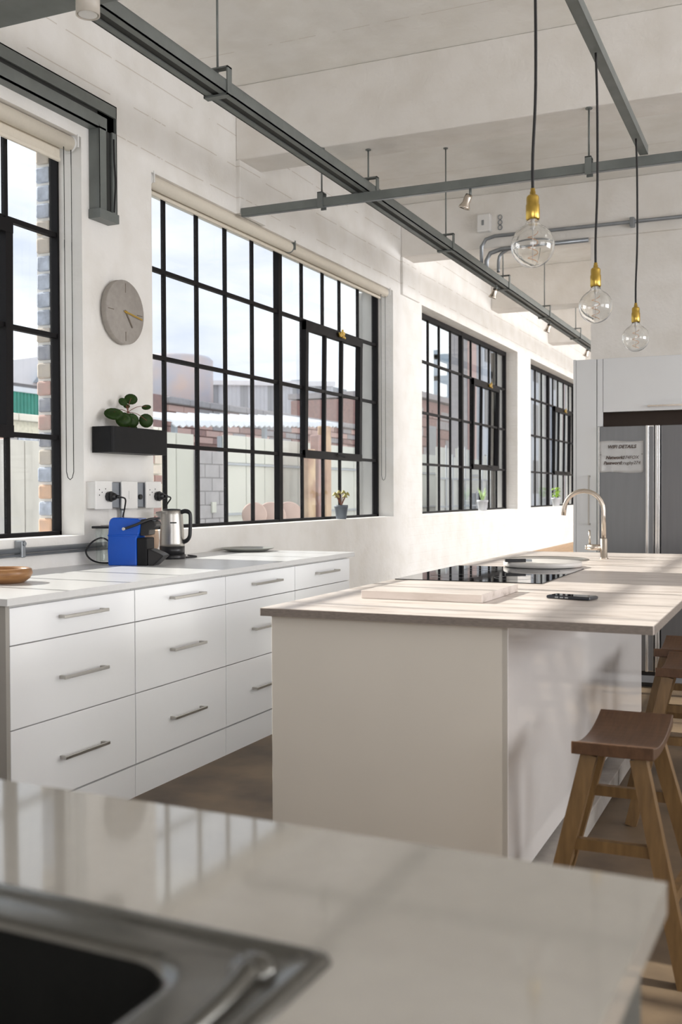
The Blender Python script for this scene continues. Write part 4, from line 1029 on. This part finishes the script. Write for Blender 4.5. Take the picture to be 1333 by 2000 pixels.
for k in range(34):
    a = random.uniform(0, 2 * PI); rr = random.uniform(0.01, 0.085); zz = b0 + 0.15 + random.uniform(0, 0.13)
    q = Matrix.Rotation(a, 4, 'Z') @ Matrix.Rotation(random.uniform(0.2, 1.2), 4, 'Y')
    b = B(); b.sphere((-3.44 + rr * math.cos(a) * 0.7, 15.95 + rr * math.sin(a), zz), 0.026, 1, 0.7, 0.2, 8, 5, q); b.build('leaf', 'leaf_lime', p)
b = B(); b.tube([(-3.44, 15.95, b0 + 0.11), (-3.44, 15.955, b0 + 0.2)], 0.006, 6); b.build('stem', 'stem', p)

# ------------------------------------------------------------------ low bench along the far window wall
be = thing('wooden_bench', 'long low light wooden bench against the far window wall, behind the island', 'bench', (-3.1, 15, 0))
for k in range(4):
    x = -3.37 + k * 0.13
    b = B(); b.box(x, x + 0.122, 12.9, 17.8, 0.43, 0.46, bev=0.003); b.build('slat', 'pine', be)
for y in (13.1, 15.3, 17.5):
    for x in (-3.33, -2.92):
        b = B(); b.box(x - 0.03, x + 0.03, y - 0.03, y + 0.03, 0.0, 0.43); b.build('leg', 'pine', be)
# ------------------------------------------------------------------ outdoors
b = B(); b.box(-160, OX - 0.06, -40, 180, -0.7, -0.5); struct(b.build('trim_13', 'yard')).name = 'ground'
# block pier and pale panel wall across the yard
yw = thing('yard_wall', 'pale panelled yard wall across from the middle window', 'wall', (-8.1, 16, -0.5))
y = 13.85; k = 0
while y < 30:
    wdt = 0.62
    for (za, zb) in ((-0.5, 0.93), (0.96, 1.70), (1.74, 2.16)):
        b = B(); b.box(-8.1, -8.02, y, y + wdt - 0.02, za, zb, bev=0.006, seg=1); b.build('panel', 'panel', yw)
    y += wdt; k += 1
for z in (0.93, 1.70):
    b = B(); b.box(-8.06, -7.98, 13.8, 30, z, z + 0.035); b.build('rail', 'panel_grey', yw)
b = B(); b.box(-8.16, -8.1, 13.8, 30, -0.5, 2.14); b.build('backing', 'panel_grey', yw)
for k in range(2):
    b = B(); b.box(-8.12, -8.04, 12.02 + k * 0.47, 12.02 + (k + 1) * 0.47 - 0.02, -0.5, 2.12, bev=0.006, seg=1); b.build('panel', 'panel', yw)
bp_ = thing('block_pier', 'grey block pier in the yard with a meter box', 'pier', (-8.0, 13.4, -0.5))
for r in range(12):
    z = -0.5 + r * 0.2
    off = 0.2 if r % 2 else 0
    ya = 12.95
    segs = [(12.95, 13.35), (13.36, 13.78)] if r % 2 else [(12.95, 13.15), (13.16, 13.56), (13.57, 13.78)]
    for (s0, s1) in segs:
        b = B(); b.box(-8.2, -7.98, s0, s1 - 0.008, z, z + 0.19, bev=0.006, seg=1); b.build('block', 'greybrick', bp_)
b = B(); b.box(-8.17, -8.0, 12.96, 13.77, -0.5, 1.88); b.build('joints', 'greybrick', bp_)
b = B(); b.box(-7.98, -7.95, 13.30, 13.42, 0.98, 1.14, bev=0.004); b.build('meter_box', 'panel', bp_)
# red brick wall nearer on the left with coping (through windows 1 and 2)
rw = thing('brick_yard_wall', 'low red brick yard wall with pale coping outside the leftmost windows', 'wall', (-7.0, 8.5, -0.5))
def brick_wall(parent, x, y0, y1, z0, z1, bw, bh, mats, gap=0.02, depth=0.1, jit=0.006):
    rows = int((z1 - z0) / bh)
    for r in range(rows):
        y = y0 - (bw / 2 if r % 2 else 0)
        while y < y1:
            a, c = max(y, y0), min(y + bw - gap, y1)
            if c - a > 0.03:
                d = random.uniform(0, jit)
                bb = B(); bb.box(x - depth, x + d, a, c, z0 + r * bh, z0 + (r + 1) * bh - gap, bev=0.004, seg=1)
                bb.build('brick', random.choice(mats), parent)
            y += bw
b = B(); b.box(-7.22, -7.03, 5.6, 10.62, -0.5, 1.98); b.build('wall_core', 'mortar', rw)
brick_wall(rw, -7.0, 7.9, 8.6, 0.9, 1.96, 0.30, 0.12, ['greybrick', 'br_blue', 'br_tan'], 0.016)
brick_wall(rw, -7.0, 5.7, 7.88, 0.9, 1.96, 0.30, 0.12, ['br_red', 'red'], 0.016)
brick_wall(rw, -7.0, 8.6, 10.55, 0.9, 1.96, 0.30, 0.12, ['br_red', 'red', 'br_tan'], 0.016)
y = 5.6
while y < 10.55:
    b = B(); b.box(-7.28, -6.94, y, min(y + 0.6, 10.55) - 0.01, 1.98, 2.05, bev=0.01); b.build('coping_stone', 'coping', rw); y += 0.6
# stained grey shed side behind the lower panes of window 1
sh_ = thing('grey_shed', 'weathered grey shed side close outside the leftmost window', 'shed', (-5.2, 6.3, -0.5))
for k in range(5):
    b = B(); b.box(-5.3, -5.22, 5.86 + k * 0.22, 5.86 + (k + 1) * 0.22 - 0.012, -0.5, 1.66, bev=0.005, seg=1); b.build('board', 'outer', sh_)
# green container and roofs behind
gc = thing('green_shed', 'green corrugated sheet shed beyond the yard wall', 'shed', (-20, 22.5, -0.5))
for k in range(46):
    yy = 19.0 + k * 0.145
    b = B(); b.prism([(-20.0, yy), (-19.95, yy + 0.03), (-19.95, yy + 0.075), (-20.0, yy + 0.105), (-20.0, yy + 0.145), (-20.1, yy + 0.145), (-20.1, yy)], 2, -0.5, 4.12)
    b.build('sheet_rib', 'green', gc)
b = B(); b.box(-20.3, -19.9, 18.9, 25.8, 4.12, 4.26); b.build('roof_edge', 'awning', gc)
hr = thing('pitched_house', 'pale gabled house roof behind the green shed', 'house', (-30, 34, -0.5))
b = B(); b.box(-34, -30, 32.0, 39.0, -0.5, 5.9); b.build('wall', 'panel_grey', hr)
b = B(); b.prism([(31.7, 5.9), (39.3, 5.9), (37.8, 6.5), (35.6, 7.15), (33.6, 6.75)], 0, -34.2, -29.8); b.build('roof', 'awning', hr)
b = B(); b.prism([(35.2, 6.0), (37.2, 6.0), (36.2, 7.0)], 0, -29.9, -29.5); b.build('gable', 'panel_grey', hr)
# silo
sl = thing('silo', 'tall pale peach steel silo on legs seen through the middle window', 'silo', (-34, 54, -0.5))
b = B(); b.lathe([(0, 6.5), (2.3, 6.55), (2.4, 6.65), (2.4, 9.4), (2.2, 9.6), (0, 9.7)], (-35.2, 54.4, 0), 40); b.build('drum', 'silo', sl)
for a in range(6):
    b = B(); b.cyl((-35.2 + 2.15 * math.cos(a * PI / 3 + .3), 54.4 + 2.15 * math.sin(a * PI / 3 + .3), -0.5), (-35.2 + 2.15 * math.cos(a * PI / 3 + .3), 54.4 + 2.15 * math.sin(a * PI / 3 + .3), 6.6), 0.12, 8); b.build('leg', 'panel_blue', sl)
# warehouse
wh = thing('warehouse', 'long pale corrugated warehouse with grey strip windows', 'warehouse', (-38, 72, -0.5))
yy = 62.0; k = 0
while yy < 84:
    g = k % 7 == 2 or k % 7 == 3
    b = B(); d = 0.0 if g else 0.06
    b.box(-38.3, -38 + d, yy, yy + 0.60, 3.0, 8.9 + (yy - 62) * 0.085, bev=0.05, seg=1); b.build('cladding_sheet', 'panel_grey' if g else 'panel_blue', wh)
    yy += 0.62; k += 1
b = B(); b.prism([(61.6, 8.75), (84.2, 10.72), (84.2, 11.15), (61.6, 9.05)], 0, -44, -37.7); b.build('roof', 'awning', wh)
b = B(); b.box(-44, -38.4, 62, 84, -0.5, 8.7); b.build('body', 'panel_blue', wh)
b = B(); b.box(-41, -40, 82, 92, 9.0, 11.2); tag(b.build('roof_plant', 'panel_grey'), 'grey roof box beside the warehouse end', 'roof box')
# brick parapet band
bp2 = thing('brick_building', 'low red brick building with grey coping in front of the warehouse', 'building', (-22, 45, -0.5))
b = B(); b.box(-25, -22.1, 32, 55.5, -0.5, 5.0); b.build('body', 'red', bp2)
brick_wall(bp2, -22.0, 33.6, 55.4, 3.3, 4.72, 1.1, 0.28, ['red', 'greybrick', 'br_red'], 0.05, 0.2, 0.03)
y = 33.4
while y < 55.5:
    zc = 4.70
    b = B(); b.box(-22.4, -21.8, y, y + 1.45, zc, zc + 0.25, bev=0.03, seg=1); b.build('coping_stone', 'greybrick', bp2); y += 1.5
# awning
aw = thing('awning', 'long white sloping canopy with scalloped edge across the yard', 'canopy', (-12, 22, 2.6))
for k in range(17):
    ya = 18.3 + k * 0.5; za = 2.62 + (ya - 18.3) * 0.055
    b = B(); t__ = 0.03
    b.prism([(-13.4, za + 0.42), (-11.9, za + 0.18), (-11.9, za + 0.13), (-13.4, za + 0.37)], 1, ya, ya + 0.49); b.build('roof_sheet', 'awning', aw)
    b = B(); b.prism([(ya, za + 0.14), (ya + 0.49, za + 0.16), (ya + 0.49, za + 0.08), (ya + 0.37, za + 0.03), (ya + 0.245, za + 0.08), (ya + 0.12, za + 0.03), (ya, za + 0.08)], 0, -11.9, -11.86); b.build('valance', 'awning', aw)
for y in (18.5, 22.5, 26.3):
    b = B(); b.box(-12.05, -11.95, y, y + 0.1, -0.5, 2.74 + (y - 18.3) * .055); b.build('post', 'panel_grey', aw)
# peach timber posts
for i, (y, w, h, mm) in enumerate([(15.55, 0.28, 2.0, 'timber'), (15.95, 0.16, 2.25, 'red'), (16.25, 0.22, 2.42, 'timber')]):
    b = B(); b.box(-7.62, -7.45, y, y + w, -0.5, h, bev=0.02)
    tag(b.build('timber_post', mm), ['pale peach timber post in the yard, left of its group', 'dark weathered timber post in the middle of its group in the yard', 'pale peach timber post in the yard, right of its group'][i], 'post', 'timber posts in the yard')
# round garden chairs outside the sill
for i, (y, r) in enumerate([(9.54, 0.12), (9.91, 0.15), (10.33, 0.15)]):
    gcx = -5.2
    c = thing('garden_chair', ['round-backed terracotta garden chair, left of the three outside the middle window', 'round-backed terracotta garden chair, middle of the three outside', 'round-backed terracotta garden chair, right of the three outside'][i], 'chair', (gcx, y, -0.5), group='round-backed garden chairs in the yard')
    b = B(); b.lathe([(0, 0), (r, 0), (r + 0.012, 0.012), (r, 0.024), (0, 0.024)], (gcx, y, 1.16 - r), 28, Matrix.Rotation(math.radians(-58), 4, 'Z') @ Matrix.Rotation(PI / 2, 4, 'Y')); b.build('backrest', 'terracotta', c)
    b = B(); b.lathe([(0, 0), (r, 0), (r, 0.03), (0, 0.03)], (gcx + 0.24, y, -0.03), 24); b.build('seat', 'terracotta', c)
    for sx in (0.05, 0.42):
        for sy in (-1, 1):
            b = B(); b.cyl((gcx + sx, y + sy * 0.15, -0.5), (gcx + sx, y + sy * 0.14, -0.02), 0.014, 8); b.build('leg', 'black', c)
    b = B(); b.cyl((gcx + 0.01, y, -0.02), (gcx + 0.01, y, 1.0), 0.015, 8); b.build('back_post', 'black', c)
# seen through window 3
rb = thing('tall_brick_building', 'reddish brick factory beyond the yard seen through the third window', 'building', (-24, 70, -0.5))
b = B(); b.box(-30, -22.1, 60, 86, -0.5, 7.2); b.build('body', 'red', rb)
brick_wall(rb, -22.0, 61.0, 79.0, 2.4, 7.3, 1.8, 0.62, ['red', 'red', 'greybrick'], 0.08, 0.2, 0.04)
b = B(); b.box(-30.2, -21.8, 60, 86, 7.3, 7.65); b.build('coping', 'greybrick', rb)
for k, y in enumerate((63.5, 68.5, 73.5)):
    f = B(); f.box(-22.02, -21.9, y, y + 1.6, 3.3, 5.6); w_ = f.build('window', 'panel_grey', rb)
    f = B(); f.box(-21.9, -21.87, y + 0.15, y + 1.45, 3.5, 5.4); f.build('pane', 'glass', w_)
tw = thing('lattice_tower', 'pale blue steel lattice tower on the skyline in the third window', 'tower', (-45, 143, -0.5))
for y in (139.8, 145.8):
    for x in (-47, -43):
        b = B(); b.box(x - 0.3, x + 0.3, y - 0.3, y + 0.3, -0.5, 21.3); b.build('leg', 'tower', tw)
for z in range(2, 22, 3):
    b = B(); b.box(-47.3, -42.7, 139.5, 146.1, z, z + 0.7); b.build('platform', 'tower', tw)
for z in range(2, 19, 3):
    b = B(); b.bar((-42.8, 139.8, z), (-42.8, 145.8, z + 3), 0.3, 0.3); b.bar((-42.8, 145.8, z), (-42.8, 139.8, z + 3), 0.3, 0.3); b.build('brace', 'tower', tw)
b = B(); b.box(-46, -44, 147, 152, 14, 17); b.build('cabin', 'tower', tw)
tb = thing('street_building', 'tall grey rendered building with white pilasters beyond the far windows', 'building', (-14, 56, -0.5))
b = B(); b.box(-14.9, -14.1, 46.4, 90, -0.5, 13.0); b.build('body', 'greybrick', tb)
yy = 46.4; k = 0
while yy < 78:
    mm = ['br_red', 'panel_grey', 'panel_blue', 'panel', 'greybrick', 'panel_blue', 'panel'][k % 7]; wdt = [0.7, 1.5, 1.9, 0.6, 2.4, 1.6, 1.2][k % 7]
    b = B(); b.box(-14.1, -14.0 + (0.15 if mm in ('panel', 'br_red') else 0.0), yy, yy + wdt - 0.06, -0.5, 12.9, bev=0.02, seg=1); pn_ = b.build('wall_panel', mm, tb)
    if wdt > 1.5:
        for z in (1.2, 4.4, 7.6):
            b = B(); b.box(-14.0, -13.97, yy + 0.3, yy + wdt - 0.4, z, z + 1.9); b.build('window', 'fridge_dark', pn_)
    yy += wdt; k += 1
# pale poles and fence in front of window 3
pf = thing('pale_fence', 'pale sheet fence with slim posts outside the third window', 'fence', (-7, 22, -0.5))
y = 20.9
heights = [2.28, 2.28, 2.1, 2.3, 2.3, 1.3, 1.3, 2.2, 2.2, 2.2, 1.6, 1.6, 1.6, 1.6]
for k, h in enumerate(heights):
    b = B(); b.box(-7.05, -7.0, y, y + 0.44, -0.5, h - 0.05, bev=0.005, seg=1); b.build('sheet_panel', 'panel' if h > 1.4 else 'dkblue', pf)
    b = B(); b.cyl((-6.97, y, -0.5), (-6.97, y, h), 0.02, 8); b.build('post', 'panel_grey', pf)
    y += 0.46
for z in (0.95, 1.55):
    b = B(); b.box(-6.99, -6.97, 20.9, 27.3, z, z + 0.035); b.build('rail', 'panel_grey', pf)
